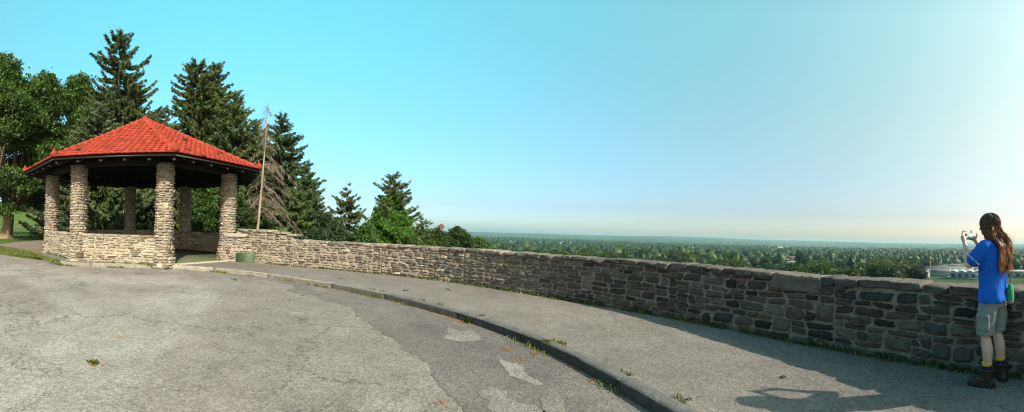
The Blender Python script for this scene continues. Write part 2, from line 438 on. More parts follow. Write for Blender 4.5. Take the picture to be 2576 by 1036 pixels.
flat('verge', [at(104, 646)[:2], at(85, 637)[:2], at(60, 630)[:2], at(0, 619)[:2], at(-60, 617)[:2], at(-120, 618)[:2], at(-120, 620)[:2], at(-60, 628)[:2], at(0, 633)[:2], at(50, 640)[:2]], .005, M_lawn, skirt=.16, kind='structure')
# park road crossing the lawn
A_ = np.radians(np.linspace(-112, -62, 40)); mb = MB()
ri = np.interp(np.degrees(A_), [-112, -80, -62], [60, 72, 84]); V = []
for a, r in zip(A_, ri):
    for q in (r, r+12): V.append([math.sin(a)*q, math.cos(a)*q, lawnz(math.sin(a)*q, math.cos(a)*q)+.07])
mb.add(V, [(2*i, 2*i+1, 2*i+3, 2*i+2) for i in range(39)]); mb.build('park_road', M_walk, kind='structure')

# kerb: long rough granite blocks
def build_kerb():
    rng = np.random.default_rng(11); mb = MB(); s = 0.0; M = attr_mat('kerb_stone', .9, 5, .35, 30, .9, .02)
    while s < KERBP.L-.1:
        L = min(rng.uniform(1.5, 2.3), KERBP.L-s); ns = max(3, int(L/.06)); u = np.linspace(s+.006, s+L-.006, ns)
        prof = np.array([(-.0, -.22), (0.0, -.06), (.002, -.02), (.012, .004), (.05, .010), (.11, .010), (.15, .004), (.155, -.05)])
        off = rng.uniform(-.008, .008); lean = rng.uniform(-.01, .01)
        P, Nn = KERBP.p(u), KERBP.n(u)
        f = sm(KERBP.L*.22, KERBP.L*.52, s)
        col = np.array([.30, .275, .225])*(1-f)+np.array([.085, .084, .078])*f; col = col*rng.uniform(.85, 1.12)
        V = np.zeros((ns, len(prof), 3)); C = np.zeros((ns, len(prof), 3))
        for j, (a, z) in enumerate(prof):
            q = a+off
            w = np.array([noise.noise(Vector((x*9, j*.9, 2)))*.02+noise.noise(Vector((x*30, j*1.7, 5)))*.012 for x in u])
            e = np.where((np.arange(ns) == 0) | (np.arange(ns) == ns-1), -.03, 0)
            V[:, j, :2] = P+Nn*(q+w*(1 if j < 4 else .3)-e*(j < 3)+ (lean if j < 3 else 0))[:, None]; V[:, j, 2] = z+w*.5+e*(.3 if z > -.05 else 0)
            C[:, j] = col*(1.0+.55*f if j > 2 else .8)*(1+w[:, None]*8)  # lit top and shaded face painted in: top lightened, face darkened
        F = grid_faces(ns, len(prof)); mb.add(V.reshape(-1, 3), F, C.reshape(-1, 3))
        for k in (0, ns-1): mb.add(V[k], [tuple(range(len(prof)))], col*.6)
        s += L
    mb.build('kerb', M, kind='structure')
build_kerb()
# ================================================================ rubble masonry
M_stone = attr_mat('fieldstone', .88, 9, .34, 26, .9, .018, .25, (1, 1, 1.9))
MORT = np.array([.28, .245, .20])

def warm(rng, t):
    """t 0 = cream stone, 1 = dark shale"""
    a = np.array([(.52, .43, .32), (.45, .38, .30), (.40, .34, .27), (.56, .48, .37), (.37, .33, .28)])
    m = np.array([(.27, .22, .175), (.23, .195, .16), (.31, .25, .195), (.19, .165, .14), (.25, .20, .165)])
    b = np.array([(.085, .078, .068), (.066, .063, .058), (.115, .102, .088), (.052, .051, .048), (.15, .13, .108)])
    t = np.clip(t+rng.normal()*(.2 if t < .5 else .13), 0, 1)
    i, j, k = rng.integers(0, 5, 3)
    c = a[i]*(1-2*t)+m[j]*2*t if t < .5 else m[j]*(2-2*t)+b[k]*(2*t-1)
    q = rng.random()
    if q < .02: c = np.array([.27, .16, .11])*(1.1-.5*t)
    return c*rng.uniform(.52, .80)

def masonry(mb, s0, s1, z0, top, fn, rng, tone, ch=(.075, .13), cw=(.14, .42), depth=.035, gap=.009, wrap=False, mort=MORT, nu=9, nv=7, inner=None):
    """stones laid in wavering courses on the surface fn(s, z, offset); top(s) = upper limit"""
    H = max(top(s) for s in np.linspace(s0, s1, 9)); z = z0; lev = [z0]
    while z < H-.02: z += rng.uniform(*ch); lev.append(z)
    per = s1-s0
    ph = rng.uniform(0, 6, (len(lev)+2, 4))
    def wob(k, s):
        x = (s-s0)/per*2*PI if wrap else s
        m1, m2 = (3, 7) if wrap else (2.3, 6.1)
        return .018*(math.sin(m1*x+ph[k, 0])+.7*math.sin(m2*x+ph[k, 1])) if 0 < k else 0
    blocked = []
    for k in range(len(lev)-1):
        nxt = []; s = s0-(0 if wrap else rng.uniform(0, .1)); spl = [s0]
        s = s0+rng.uniform(.3, 1)*cw[1]*.6
        while s < s1-cw[0]*.6:
            spl.append(s); s += cw[0]+(cw[1]-cw[0])*rng.beta(1.5, 1.9)
        spl.append(s1)
        sh = rng.normal(size=len(spl))*.012; sh[0] = sh[-1] = 0
        for i in range(len(spl)-1):
            a, b = spl[i], spl[i+1]
            cuts = [(a, b)]
            for (p, q) in blocked:
                nc = []
                for (x, y) in cuts:
                    if q <= x or p >= y: nc.append((x, y)); continue
                    if x < p: nc.append((x, p))
                    if q < y: nc.append((q, y))
                cuts = nc
            for (x, y) in cuts:
                if y-x < .045: continue
                k2 = k+1
                if k+2 < len(lev) and rng.random() < .08 and y-x < cw[1]*.7: k2 = k+2; nxt.append((x, y))
                zt = lambda t: lev[k2]+wob(k2, t)
                zb = lambda t: lev[k]+wob(k, t)
                tops = [min(zt(x), top(x)), min(zt(y), top(y))]
                if tops[0]-zb(x) < .03 or tops[1]-zb(y) < .03: continue
                g = gap*rng.uniform(.6, 1.5)
                # split thin doubles now and then
                st = [(0., 1.)]
                if (lev[k2]-lev[k]) > .1 and rng.random() < .2: w_ = rng.uniform(.4, .6); st = [(0., w_), (w_, 1.)]
                for (f0, f1) in st:
                    def Z(t, f, tp): return zb(t)*(1-f)+tp*f
                    bl = (x+g+sh[i]*(1 if x == a else 0), Z(x, f0, tops[0])+g); br = (y-g+sh[i+1]*(1 if y == b else 0), Z(y, f0, tops[1])+g)
                    tl = (x+g-sh[i]*(1 if x == a else 0), Z(x, f1, tops[0])-g); tr = (y-g-sh[i+1]*(1 if y == b else 0), Z(y, f1, tops[1])-g)
                    stone(mb, bl, br, tl, tr, fn, rng, warm(rng, tone(.5*(x+y), .5*(bl[1]+tl[1]))), depth, nu, nv, mort)
        blocked = nxt
    # mortar bed behind the stones
    n = max(8, int(per/.05)); S = np.linspace(s0, s1, n); tops = np.array([top(s) for s in S]); rows = 26
    SS = np.repeat(S[:, None], rows, 1); ZZ = z0+(tops[:, None]-.004-z0)*np.linspace(0, 1, rows)[None]
    OO = rng.normal(size=SS.shape)*.006
    if wrap: OO[-1] = OO[0]
    mb.add(fn(SS.ravel(), ZZ.ravel(), OO.ravel()), grid_faces(n, rows), np.asarray(mort)[None]*rng.uniform(.7, 1.12, (n*rows, 1)))

def stone(mb, bl, br, tl, tr, fn, rng, col, depth, nu, nv, mort):
    w = br[0]-bl[0]; h = tl[1]-bl[1]
    if w < .02 or h < .015: return
    q = rng.uniform(0, 1, 8)**2
    q = q*.62; bl = (bl[0]+q[0]*.10*w, bl[1]+q[1]*.20*h); br = (br[0]-q[2]*.10*w, br[1]+q[3]*.20*h); tl = (tl[0]+q[4]*.12*w, tl[1]-q[5]*.24*h); tr = (tr[0]-q[6]*.12*w, tr[1]-q[7]*.24*h)
    a = np.linspace(-1, 1, nu); b = np.linspace(-1, 1, nv); A, B = np.meshgrid(a, b, indexing='ij')
    c1, c2 = rng.uniform(.0, .16, 2)
    inn = (1-A**8)*(1-B**8)
    A2 = A*(1-c1*B**4)+rng.normal(size=A.shape)*.5/nu*inn; B2 = B*(1-c2*A**4)+rng.normal(size=A.shape)*.4/nv*inn
    rimA = rng.normal(size=(1, nv))*.03; rimB = rng.normal(size=(nu, 1))*.06
    A2 = A2+rimA*np.abs(A); B2 = B2+rimB*np.abs(B)
    u = (A2+1)/2; v = (B2+1)/2
    S = (bl[0]*(1-u)+br[0]*u)*(1-v)+(tl[0]*(1-u)+tr[0]*u)*v
    Z = (bl[1]*(1-u)+br[1]*u)*(1-v)+(tl[1]*(1-u)+tr[1]*u)*v
    e1, e2 = rng.choice([5, 8, 12]), rng.choice([4, 6, 10])
    prof = np.clip((1-np.abs(A)**e1)*(1-np.abs(B)**e2), 0, 1)**.4
    t1, t2 = rng.normal(size=2)*.22
    strata = .16*np.sin(B*rng.uniform(4, 9)+A*rng.normal()*1.5+rng.uniform(0, 6))
    n = rng.normal(size=A.shape)*.11
    off = depth*rng.uniform(.55, 1.4)*(prof*(1+t1*A+t2*B+strata)+n*prof)-.014*(prof < .02)
    cc = col[None, None]*(1+rng.normal(size=(nu, nv, 1))*.13)
    mb.add(fn(S.ravel(), Z.ravel(), off.ravel()), grid_faces(nu, nv), cc.reshape(-1, 3))

# ---------------------------------------------------------------- the long curved wall
WT = .46
HS = [(587, 1.30), (686, 1.30), (687, 1.24), (717, 1.24), (719, 1.20), (738, 1.17), (741, .99), (840, .985), (1080, .99), (1200, 1.01), (1440, 1.0), (1680, 1.02), (1800, 1.0), (2040, 1.0), (2280, .97), (2520, .96), (2600, .96)]
def _s_of_px(px):
    best = 0
    P = WALLP.P; pxs = 1288+FPX*np.arctan2(P[:, 0], P[:, 1]); m = np.arange(len(P)) < len(P)*.93
    return float(np.interp(px, pxs[m], WALLP.s[m]))
HSs = [(_s_of_px(p), h) for p, h in HS]
def wall_h(s): return float(np.interp(s, [q[0] for q in HSs], [q[1] for q in HSs]))
def wall_fn(s, z, o):
    p = WALLP.p(s); n = WALLP.n(s); bat = .02*(1-np.asarray(z))     # face towards the pavement is right of travel
    q = p-n*(o+bat)[:, None]
    return np.column_stack([q, z])
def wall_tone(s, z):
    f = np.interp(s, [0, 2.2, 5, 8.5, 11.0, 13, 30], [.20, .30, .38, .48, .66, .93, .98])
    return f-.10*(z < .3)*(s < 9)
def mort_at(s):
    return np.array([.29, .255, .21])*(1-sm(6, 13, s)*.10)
def build_wall():
    rng = np.random.default_rng(42)
    root = empty('stone_wall', (*WALLP.p(8.0), 0), label='long curved rubble stone parapet wall along the outer edge of the pavement', cat='wall')
    inv = Matrix.Translation(-Vector(root.location))
    mb = MB(); cop = MB()
    cuts = [0, _s_of_px(741), 6, 9, 12, 15, 18, WALLP.L]
    for a, b in zip(cuts[:-1], cuts[1:]):
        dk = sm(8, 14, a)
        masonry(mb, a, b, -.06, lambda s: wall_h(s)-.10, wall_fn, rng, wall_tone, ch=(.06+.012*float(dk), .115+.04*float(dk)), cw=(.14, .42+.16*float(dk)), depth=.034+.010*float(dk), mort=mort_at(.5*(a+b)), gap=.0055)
    # back face, top bed and end
    S = np.linspace(0, WALLP.L, 200); P = WALLP.p(S); Nn = WALLP.n(S); H = np.array([wall_h(s) for s in S])-.10
    V = []
    for i in range(len(S)):
        for o, z in ((.0, H[i]-.02), (.0, H[i]), (WT, H[i]), (WT, -1.2)): V.append([*(P[i]+Nn[i]*o), z])
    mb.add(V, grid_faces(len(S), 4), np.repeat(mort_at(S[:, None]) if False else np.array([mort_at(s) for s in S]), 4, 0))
    for k in (0, len(S)-1):
        q = [[*(P[k]-Nn[k]*.02), -.1], [*(P[k]-Nn[k]*.02), H[k]], [*(P[k]+Nn[k]*WT), H[k]], [*(P[k]+Nn[k]*WT), -.1]]
        mb.add(q, [(0, 1, 2, 3)], MORT)
    # coping stones bedded on top
    s = .03
    while s < WALLP.L-.1:
        L = rng.uniform(.20, .46)+(.03 if s > 11 else 0)
        if abs(s-_s_of_px(1960)) < .45: L = .85
        L = min(L, WALLP.L-s); m = s+L/2; h = wall_h(m); th = rng.uniform(.08, .14) if s < 11 else rng.uniform(.08, .155)
        if L > .8: th = .24
        p, n, t = WALLP.p(m), WALLP.n(m), WALLP.t(m); ang = math.atan2(t[1], t[0])+rng.normal()*.03
        zc = h-.012-th/2+rng.normal()*.007+(.010 if th < .2 else -.012)
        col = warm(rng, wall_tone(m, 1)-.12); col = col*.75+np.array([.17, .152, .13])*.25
        off = .19+rng.normal()*.012; Rm = rotz(ang)@np.array([[1, 0, rng.normal()*.04], [0, 1, 0], [-rng.normal()*.04, 0, 1]])
        superbox(cop, (p[0]+n[0]*off, p[1]+n[1]*off, zc), (L/2*1.0, .245, th/2), rng.choice([4., 7., 10.]), 12, Rm, col, .05, rng, rough=.035)
        # mortar between and behind
        p2, n2, t2 = WALLP.p(s), WALLP.n(s), WALLP.t(s)
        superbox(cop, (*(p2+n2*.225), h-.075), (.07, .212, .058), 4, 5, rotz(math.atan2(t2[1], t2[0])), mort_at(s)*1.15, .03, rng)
        s += L*.985
    mb.build('masonry', M_stone, root).matrix_parent_inverse = inv
    cop.build('coping', M_stone, root).matrix_parent_inverse = inv
build_wall()

# pier with a slab seat in front of the wall by the pavilion
def build_pier():
    rng = np.random.default_rng(8)
    a, b = at(563, 655.5)[:2], at(632, 658)[:2]; c = (a+b)/2
    wp = WALLP.p(WALLP.near(c)); dvec = wp-c
    root = empty('stone_pier', (*c, 0), label='low stone pier with a thick grey slab on top beside the right pavilion column', cat='pier')
    inv = Matrix.Translation(-Vector(root.location)); t = (b-a); W = np.linalg.norm(t); t = t/W; n = np.array([-t[1], t[0]]); D = .75
    corner = [a-t*0+n*D, a, b, b+n*D]; segs = np.cumsum([0, D, W, D]); mb = MB()
    def fn(s, z, o):
        s = np.clip(s, 0, segs[-1]); out = []
        for S, Z, O in zip(s, z, o):
            k = min(2, int(np.searchsorted(segs, S, 'right')-1)); u = (S-segs[k])/(segs[k+1]-segs[k])
            p = np.asarray(corner[k])*(1-u)+np.asarray(corner[k+1])*u; d = np.asarray(corner[k+1])-np.asarray(corner[k]); d = d/np.linalg.norm(d)
            nn = np.array([d[1], -d[0]]); out.append([*(p+nn*O), Z])
        return np.array(out)
    for k in range(3):
        masonry(mb, segs[k], segs[k+1], -.05, lambda s: .97, fn, rng, lambda s, z: .12, cw=(.1, .3), depth=.035)
    mb.build('masonry', M_stone, root).matrix_parent_inverse = inv
    sl = MB(); cc = c+n*D/2-n*.04
    superbox(sl, (cc[0], cc[1], 1.035), (W/2+.06, D/2+.05, .075), 9, 12, rotz(math.atan2(t[1], t[0])), (.30, .275, .235), .012, rng)
    sl.build('slab', M_stone, root, smooth=True).matrix_parent_inverse = inv
build_pier()
# ================================================================ octagonal pavilion
GC = np.array([-14.29, 8.54]); GR, GROT, GRE, GHE, GHA = 4.2, -1.145, 5.49, 3.66, 6.17
def gcor(k, R): a = GROT+k*PI/4; return GC+R*np.array([math.cos(a), math.sin(a)])
def build_gazebo():
    rng = np.random.default_rng(77)
    root = empty('pavilion', (*GC, 0), label='octagonal open stone pavilion with a red clay tile roof', cat='pavilion')
    inv = Matrix.Translation(-Vector(root.location))
    def part(o):
        o.matrix_parent_inverse = inv; return o
    # floor
    fl = MB(); P = [gcor(k, GR+.28) for k in range(8)]
    fl.add([[*p, .03] for p in P]+[[*p, -.1] for p in P], [tuple(range(8))]+[(i, (i+1) % 8, 8+(i+1) % 8, 8+i)[::-1] for i in range(8)])
    part(fl.build('floor', plain('green_floor_paint', (.085, .10, .055), .75, .25, amt=.3, nscale=1.5), root))
    st = MB(); a, b = gcor(1, GR+.30), gcor(2, GR+.30); t = (b-a)/np.linalg.norm(b-a); n = np.array([t[1], -t[0]])
    superbox(st, (*((a+b)/2+n*.02), -.01), (np.linalg.norm(b-a)/2-.3, .09, .05), 8, 8, rotz(math.atan2(t[1], t[0])), (.42, .38, .30), .01, rng)
    part(st.build('threshold', M_stone, root, smooth=True))
    # columns
    tone = lambda s, z: .07+.05*math.sin(3*z)
    for k in range(8):
        c = gcor(k, GR); mb = MB()
        ph0 = math.atan2(-c[1], -c[0])+PI
        def fn(s, z, o, c=c, ph0=ph0):
            z = np.asarray(z, float); r = .345-.03*z/3.5-.035*sm(0, 1.0, z)+.05*(1-sm(.0, 1.05, z))+o
            th = ph0+s/.33; return np.column_stack([c[0]+np.cos(th)*r, c[1]+np.sin(th)*r, z])
        masonry(mb, 0, 2*PI*.33, -.12, lambda s: 3.52, fn, rng, tone, ch=(.07, .13), cw=(.15, .34), depth=.042, gap=.006, wrap=True, nu=9, nv=6, mort=np.array([.25, .215, .165]))
        part(mb.build('column', M_stone, root))
    # parapets between columns (all sides but the entrance)
    for k in range(8):
        if k == 1: continue
        a, b = gcor(k, GR+.04), gcor(k+1, GR+.04); L = np.linalg.norm(b-a); t = (b-a)/L; n = np.array([t[1], -t[0]]); h = .93; W = .19
        mb = MB()
        fo = lambda s, z, o, a=a, t=t, n=n: np.column_stack([a[None]+np.asarray(s)[:, None]*t+n*(W+o)[:, None], z])
        fi = lambda s, z, o, b=b, t=t, n=n: np.column_stack([b[None]-np.asarray(s)[:, None]*t-n*(W+o)[:, None], z])
        q = -.12
        masonry(mb, .22, L-.22, q, lambda s: h, fo, rng, lambda s, z: .10, ch=(.06, .115), cw=(.2, .55), depth=.03, mort=np.array([.36, .315, .24]))
        masonry(mb, .22, L-.22, q, lambda s: h, fi, rng, lambda s, z: .2, ch=(.07, .12), cw=(.2, .5), depth=.03, mort=np.array([.27, .235, .19]))
        s = .2; ang = math.atan2(t[1], t[0])
        while s < L-.25:
            l = min(rng.uniform(.3, .6), L-.2-s); p = a+t*(s+l/2)
            superbox(mb, (*p, h+.03+rng.normal()*.005), (l/2, W+.035, .045+rng.uniform(0, .012)), 5, 8, rotz(ang+rng.normal()*.01), warm(rng, .2), .03, rng)
            s += l*.985
        box(mb, (*((a+b)/2), h/2-.02), (L/2-.22, W-.01, h/2+.01), ang, MORT)
        part(mb.build('parapet', M_stone, root))
    # concrete plinth kerb hugging the outer side
    # ring beam, soffit, rafters
    M_dark = plain('dark_timber', (.018, .015, .013), .8, .15, nscale=5, amt=.3)
    mb = MB()
    for k in range(8):
        a, b = gcor(k, GR), gcor(k+1, GR); t = b-a; L = np.linalg.norm(t); ang = math.atan2(t[1], t[0])
        box(mb, (*((a+b)/2), 3.60), (L/2+.06, .13, .13), ang)
    part(mb.build('ring_beam', M_dark, root))
    slope = (GHA-GHE)/(GRE); mb = MB()
    ap = [*GC, GHA-.16]; cor = [[*gcor(k, GRE-.03), GHE-.12] for k in range(8)]
    for k in range(8): mb.add([ap, cor[k], cor[(k+1) % 8]], [(0, 2, 1)])
    for k in range(8):            # exposed common rafters below the boarding
        a, b = gcor(k, GRE-.1), gcor(k+1, GRE-.1); ca = gcor(k, GRE-.2)
        m = (a+b)/2
        for j in range(-2, 4):
            pass
        p0 = np.array([*ca, GHE-.22]); p1 = np.array([*GC, GHA-.30]); tube(mb, [p0, p1], [.06, .06], 4)
    part(mb.build('soffit', M_dark, root))
    # rafter tails with carved, paler ends
    M_tail = attr_mat('weathered_timber', .85, 14, .35, 50, .4, .006)
    for k in range(8):
        a, b = gcor(k, 1.0)-GC, gcor(k+1, 1.0)-GC
        for f in (0.0, .2, .4, .6, .8):
            c = GC+(a*(1-f)+b*f)*(GRE-.12); d = (GC-c); d = d/np.linalg.norm(d)
            if f: nrm = -(a+b); nrm /= np.linalg.norm(nrm); d = nrm
            apo = 1.0 if f == 0 else math.cos(PI/8)
            sl = (GHA-GHE)/(GRE*apo)
            top = [GHE-.135+sl*x for x in (0, .06, .2, .5, 1.25)]; dep = [.05, .10, .115, .15, .17]; X = [0, .05, .2, .5, 1.25]
            w = np.array([-d[1], d[0]])*.045; V = []; C = []
            for x, z, e in zip(X, top, dep):
                q = c+d*x
                for sg, zz in ((-1, z), (1, z), (1, z-e), (-1, z-e)): V.append([*(q+w*sg), zz]); C.append((.17, .15, .125) if x < .03 else (.022, .019, .016))
            mb = MB(); mb.add(V, [(4*i+j, 4*i+(j+1) % 4, 4*i+4+(j+1) % 4, 4*i+4+j) for i in range(4) for j in range(4)]+[(3, 2, 1, 0)], np.array(C))
            part(mb.build('rafter_tail', M_tail, root))
    # gutter strip
    mb = MB()
    for k in range(8):
        a, b = gcor(k, GRE-.0), gcor(k+1, GRE-.0); t = b-a; L = np.linalg.norm(t)
        box(mb, (*((a+b)/2), GHE-.075), (L/2, .022, .026), math.atan2(t[1], t[0]))
    part(mb.build('gutter', plain('black_gutter', (.012, .011, .011), .5, .4), root))

    # tiled roof
    M_tile, nt_, b_ = new_mat('clay_tile'); co = objco(nt_)
    at_ = N(nt_, 'ShaderNodeAttribute', attribute_name='col')
    c_ = mix(nt_, 1.0, at_.outputs['Color'], ramp(nt_, noise_n(nt_, co, 2.2, 5, .7), [(.3, (.78,)*3), (.7, (1.15,)*3)]), 'MULTIPLY')
    c_ = mix(nt_, ramp(nt_, noise_n(nt_, co, 7, 6, .75), [(.60, (0,)*3), (.68, (.55,)*3)]), c_, (.085, .03, .022))
    nt_.links.new(c_, b_.inputs['Base Color']); b_.inputs['Roughness'].default_value = .8; b_.inputs['Specular IOR Level'].default_value = .12
    bump(nt_, b_, noise_n(nt_, co, 40, 5, .7), .3, .006)
    roof = MB(); ROWS = 19; TW = .235
    CL = np.array([.265, .041, .024])
    def flare(r):       # r 0 at apex .. 1 at eave : height, slightly kicked out at the eave
        return GHA-(GHA-GHE)*(r-.018*np.sin(PI*r)*-1) if False else GHA-(GHA-GHE)*(r+.022*np.sin(PI*r))
    for k in range(8):
        a, b = gcor(k, GRE), gcor(k+1, GRE); m = (a+b)/2; t = (b-a)/np.linalg.norm(b-a); half = np.linalg.norm(b-a)/2
        out = (m-GC); ap_ = np.linalg.norm(out); out = out/ap_
        for i in range(ROWS):
            r0, r1 = i/ROWS, (i+1)/ROWS+.012
            W1 = half*min(r1, 1.006); nu = max(6, int(2*W1/.028)); u = np.linspace(-W1, W1, nu)
            prof = .050*np.abs(np.cos(PI*u/TW))**.8
            tid = np.floor(u/TW+.5).astype(int)
            rr = np.random.default_rng(k*1000+i*37+5); jit = rr.normal(size=80)*.012; jc = np.clip(rr.normal(size=80)*.12+1, .6, 1.3); dk = rr.random(80) < .009
            ji = jit[tid+40]; jcc = jc[tid+40]; sag = np.cos(PI*u/TW)**2*.028
            V = []; Cc = []
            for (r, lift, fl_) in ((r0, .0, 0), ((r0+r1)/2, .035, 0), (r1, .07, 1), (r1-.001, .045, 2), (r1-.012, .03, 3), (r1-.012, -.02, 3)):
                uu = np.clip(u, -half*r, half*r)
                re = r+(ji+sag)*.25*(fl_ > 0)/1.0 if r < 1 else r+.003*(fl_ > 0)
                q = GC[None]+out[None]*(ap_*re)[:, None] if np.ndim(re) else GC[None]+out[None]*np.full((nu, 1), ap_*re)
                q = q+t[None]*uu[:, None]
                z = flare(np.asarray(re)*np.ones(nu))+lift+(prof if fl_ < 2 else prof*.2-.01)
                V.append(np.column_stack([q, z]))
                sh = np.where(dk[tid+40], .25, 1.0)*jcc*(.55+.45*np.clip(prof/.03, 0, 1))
                if fl_ == 3: sh = sh*.12  # shadow under each tile row's lip, painted dark into the colour
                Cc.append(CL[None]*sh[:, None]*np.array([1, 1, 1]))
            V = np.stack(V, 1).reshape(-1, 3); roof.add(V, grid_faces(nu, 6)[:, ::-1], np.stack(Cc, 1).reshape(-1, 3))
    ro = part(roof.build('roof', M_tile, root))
    # hip ridges of overlapping caps, eave-corner finials and apex knob
    for k in range(8):
        hm = MB(); c = gcor(k, GRE); nseg = 17
        d2 = (c-GC)/np.linalg.norm(c-GC); w = np.array([-d2[1], d2[0]])
        for i in range(nseg):
            r0, r1 = (i+.15)/nseg, (i+1.3)/nseg
            if r1 > 1: r1 = 1.0
            V = []
            for (r, rad) in ((r0, .085), (r1-.012, .112), (r1, .118), (r1+.001, .09)):
                base = GC+(c-GC)*r; z = float(flare(np.array(r)))+.035+(.03 if rad > .1 else 0)
                for a_ in np.linspace(-.15*PI, 1.15*PI, 9): V.append([*(base+w*math.cos(a_)*rad), z+math.sin(a_)*rad*.85])
            hm.add(V, grid_faces(4, 9), CL*rng.uniform(.85, 1.18))
        part(hm.build('hip_ridge', M_tile, root, smooth=False))
        fm = MB(); z0 = GHE+.05; base = gcor(k, GRE-.03)
        prof = [(0.0, -.04), (.10, -.03), (.135, .05), (.125, .12), (.08, .175), (.045, .21), (.03, .26), (.0, .28)]
        V = []
        for a_ in np.linspace(0, 2*PI, 15)[:-1]:
            for (r, z) in prof: V.append([base[0]+math.cos(a_)*r, base[1]+math.sin(a_)*r, z0+z])
        fm.add(V, grid_faces(14, len(prof), wrap=True), CL*.9)
        part(fm.build('corner_finial', M_tile, root, smooth=True))
    am = MB(); V = []
    for a_ in np.linspace(0, 2*PI, 17)[:-1]:
        for (r, z) in [(.24, -.12), (.22, .0), (.15, .06), (.12, .12), (.07, .16), (0, .18)]: V.append([GC[0]+math.cos(a_)*r, GC[1]+math.sin(a_)*r, GHA+z])
    am.add(V, grid_faces(16, 6, wrap=True), CL); part(am.build('apex_knob', M_tile, root, smooth=True))
build_gazebo()

# green utility box
def build_box():
    rng = np.random.default_rng(3)
    a, b = at(590, 657.5)[:2], at(634, 661.5)[:2]; t = (b-a)/np.linalg.norm(b-a); n = np.array([-t[1], t[0]]); W = .76; D = .70
    ang = math.atan2(t[1], t[0])-.04; t = np.array([math.cos(ang), math.sin(ang)]); n = np.array([-t[1], t[0]]); c = b-t*W/2+n*D/2
    root = empty('utility_box', (*c, 0), ang, label='low green utility box on the pavement in front of the stone pier', cat='utility box')
    mb = MB(); V = []
    for z, e in ((0, .0), (.335, -.004), (.348, -.008), (.35, -.022)):
        V.append([(-W/2-e, -D/2-e, z), (W/2+e, -D/2-e, z), (W/2+e, D/2+e, z), (-W/2-e, D/2+e, z)])
    V = np.array(V); V[:, :, :]; V = V.reshape(-1, 3)
    mb.add(V, [(4*i+j, 4*i+(j+1) % 4, 4*i+4+(j+1) % 4, 4*i+4+j) for i in range(3) for j in range(4)]+[(12, 13, 14, 15)])
    mb.build('housing', plain('green_fibreglass', (.055, .085, .045), .6, .35, amt=.25, nscale=6), root)
    ld = MB(); box(ld, (0, 0, .352), (W/2-.075, D/2-.075, .006)); ld.build('lid', plain('green_lid', (.065, .11, .045), .55, .35, amt=.3), root)
    pm = MB(); q = -D/2-.004
    for (x0, x1, z0, z1) in ((-.10, -.085, .09, .25), (.085, .10, .09, .25), (-.1, .1, .09, .105), (-.1, .1, .235, .25), (-.05, .05, .16, .175), (-.006, .006, .12, .225)):
        box(pm, ((x0+x1)/2, q, (z0+z1)/2), ((x1-x0)/2, .003, (z1-z0)/2))
    pm.build('worn_marking', plain('worn_green', (.075, .11, .06), .7), root)
    cup = MB(); c2 = at(654, 660)[:2]; V = []
    for a_ in np.linspace(0, 2*PI, 11)[:-1]:
        for r, z in ((0, 0), (.03, 0), (.042, .13), (.038, .13), (.028, .01)): V.append([math.cos(a_)*r, math.sin(a_)*r, z])
    cup.add(V, grid_faces(10, 5, wrap=True)); o = cup.build('paper_cup', plain('white_paper', (.75, .73, .68), .6), smooth=True, label='crumpled white paper cup on the ground beside the green utility box', cat='cup')
    o.location = (*c2, 0.03); o.rotation_euler = (.5, .3, 1)
build_box()
# ================================================================ vegetation
M_leaf = leaf_mat('leaf', .28); M_needle = leaf_mat('needle', .12, .6); M_dead = attr_mat('dead_twig', .9, 20, .3, 30, 0)
M_bark = attr_mat('bark', .95, 6, .4, 14, 1.0, .05, .1, (1, 1, .25))
def quads(cen, size, rng, asp=.6, up=.0, axis=None):
    n = len(cen); a = rng.normal(size=(n, 3)) if axis is None else axis+rng.normal(size=(n, 3))*.35
    a /= np.linalg.norm(a, axis=1)[:, None]; b = rng.normal(size=(n, 3)); b[:, 2] += up
    b = b-a*(a*b).sum(1)[:, None]; b /= np.linalg.norm(b, axis=1)[:, None]
    s = (np.asarray(size)*np.ones(n))[:, None]
    V = np.stack([cen-a*s*.5, cen+b*s*asp*.5, cen+a*s*.5, cen-b*s*asp*.5], 1).reshape(-1, 3)
    return V, np.arange(4*n).reshape(-1, 4)
def leafcol(n, base, rng, var=.25, yel=.25):
    c = np.array(base)[None]*(1+rng.normal(size=(n, 1))*var).clip(.4, 1.8)
    y = rng.random((n, 1))*yel; c = c*(1-y)+c*np.array([1.5, 1.15, .6])*y
    return np.repeat(c.clip(.004, .9), 4, 0)

def crown(mb, lobes, rng, leaf=.2, dens=1.0, base=(.045, .085, .02), clump=.5, holes=.35, hang=0):
    """lobes: (centre xyz, radii xyz). Leaves sit in small clumps gathered near each lobe's surface"""
    for (c, r) in lobes:
        c = np.array(c); r = np.array(r); vol = r[0]*r[1]+r[0]*r[2]+r[1]*r[2]
        n = int(26*dens*vol/(clump**2)/3)+8
        d = rng.normal(size=(n, 3)); d /= np.linalg.norm(d, axis=1)[:, None]; q = rng.uniform(.45, 1.06, n)**.7
        cc = c+d*r*q[:, None]
        nz = np.array([noise.noise(Vector(p*.55/clump*.5)) for p in cc]); cc = cc[nz > -holes*.5]
        for p in cc:
            k = int(rng.uniform(14, 34)*dens**.5*1.7); s = clump*rng.uniform(.45, .95)
            o = rng.normal(size=(k, 3))*np.array([s, s, s*.45])*.55; o[:, 2] -= (o[:, 0]**2+o[:, 1]**2)*.25/s
            if hang: o[:, 2] -= np.abs(rng.normal(size=k))*hang
            V, F = quads(p+o, .74*leaf*rng.uniform(.7, 1.3, k), rng, .7)
            b = np.array(base)*rng.uniform(.8, 1.6)
            mb.add(V, F, leafcol(k, b, rng))

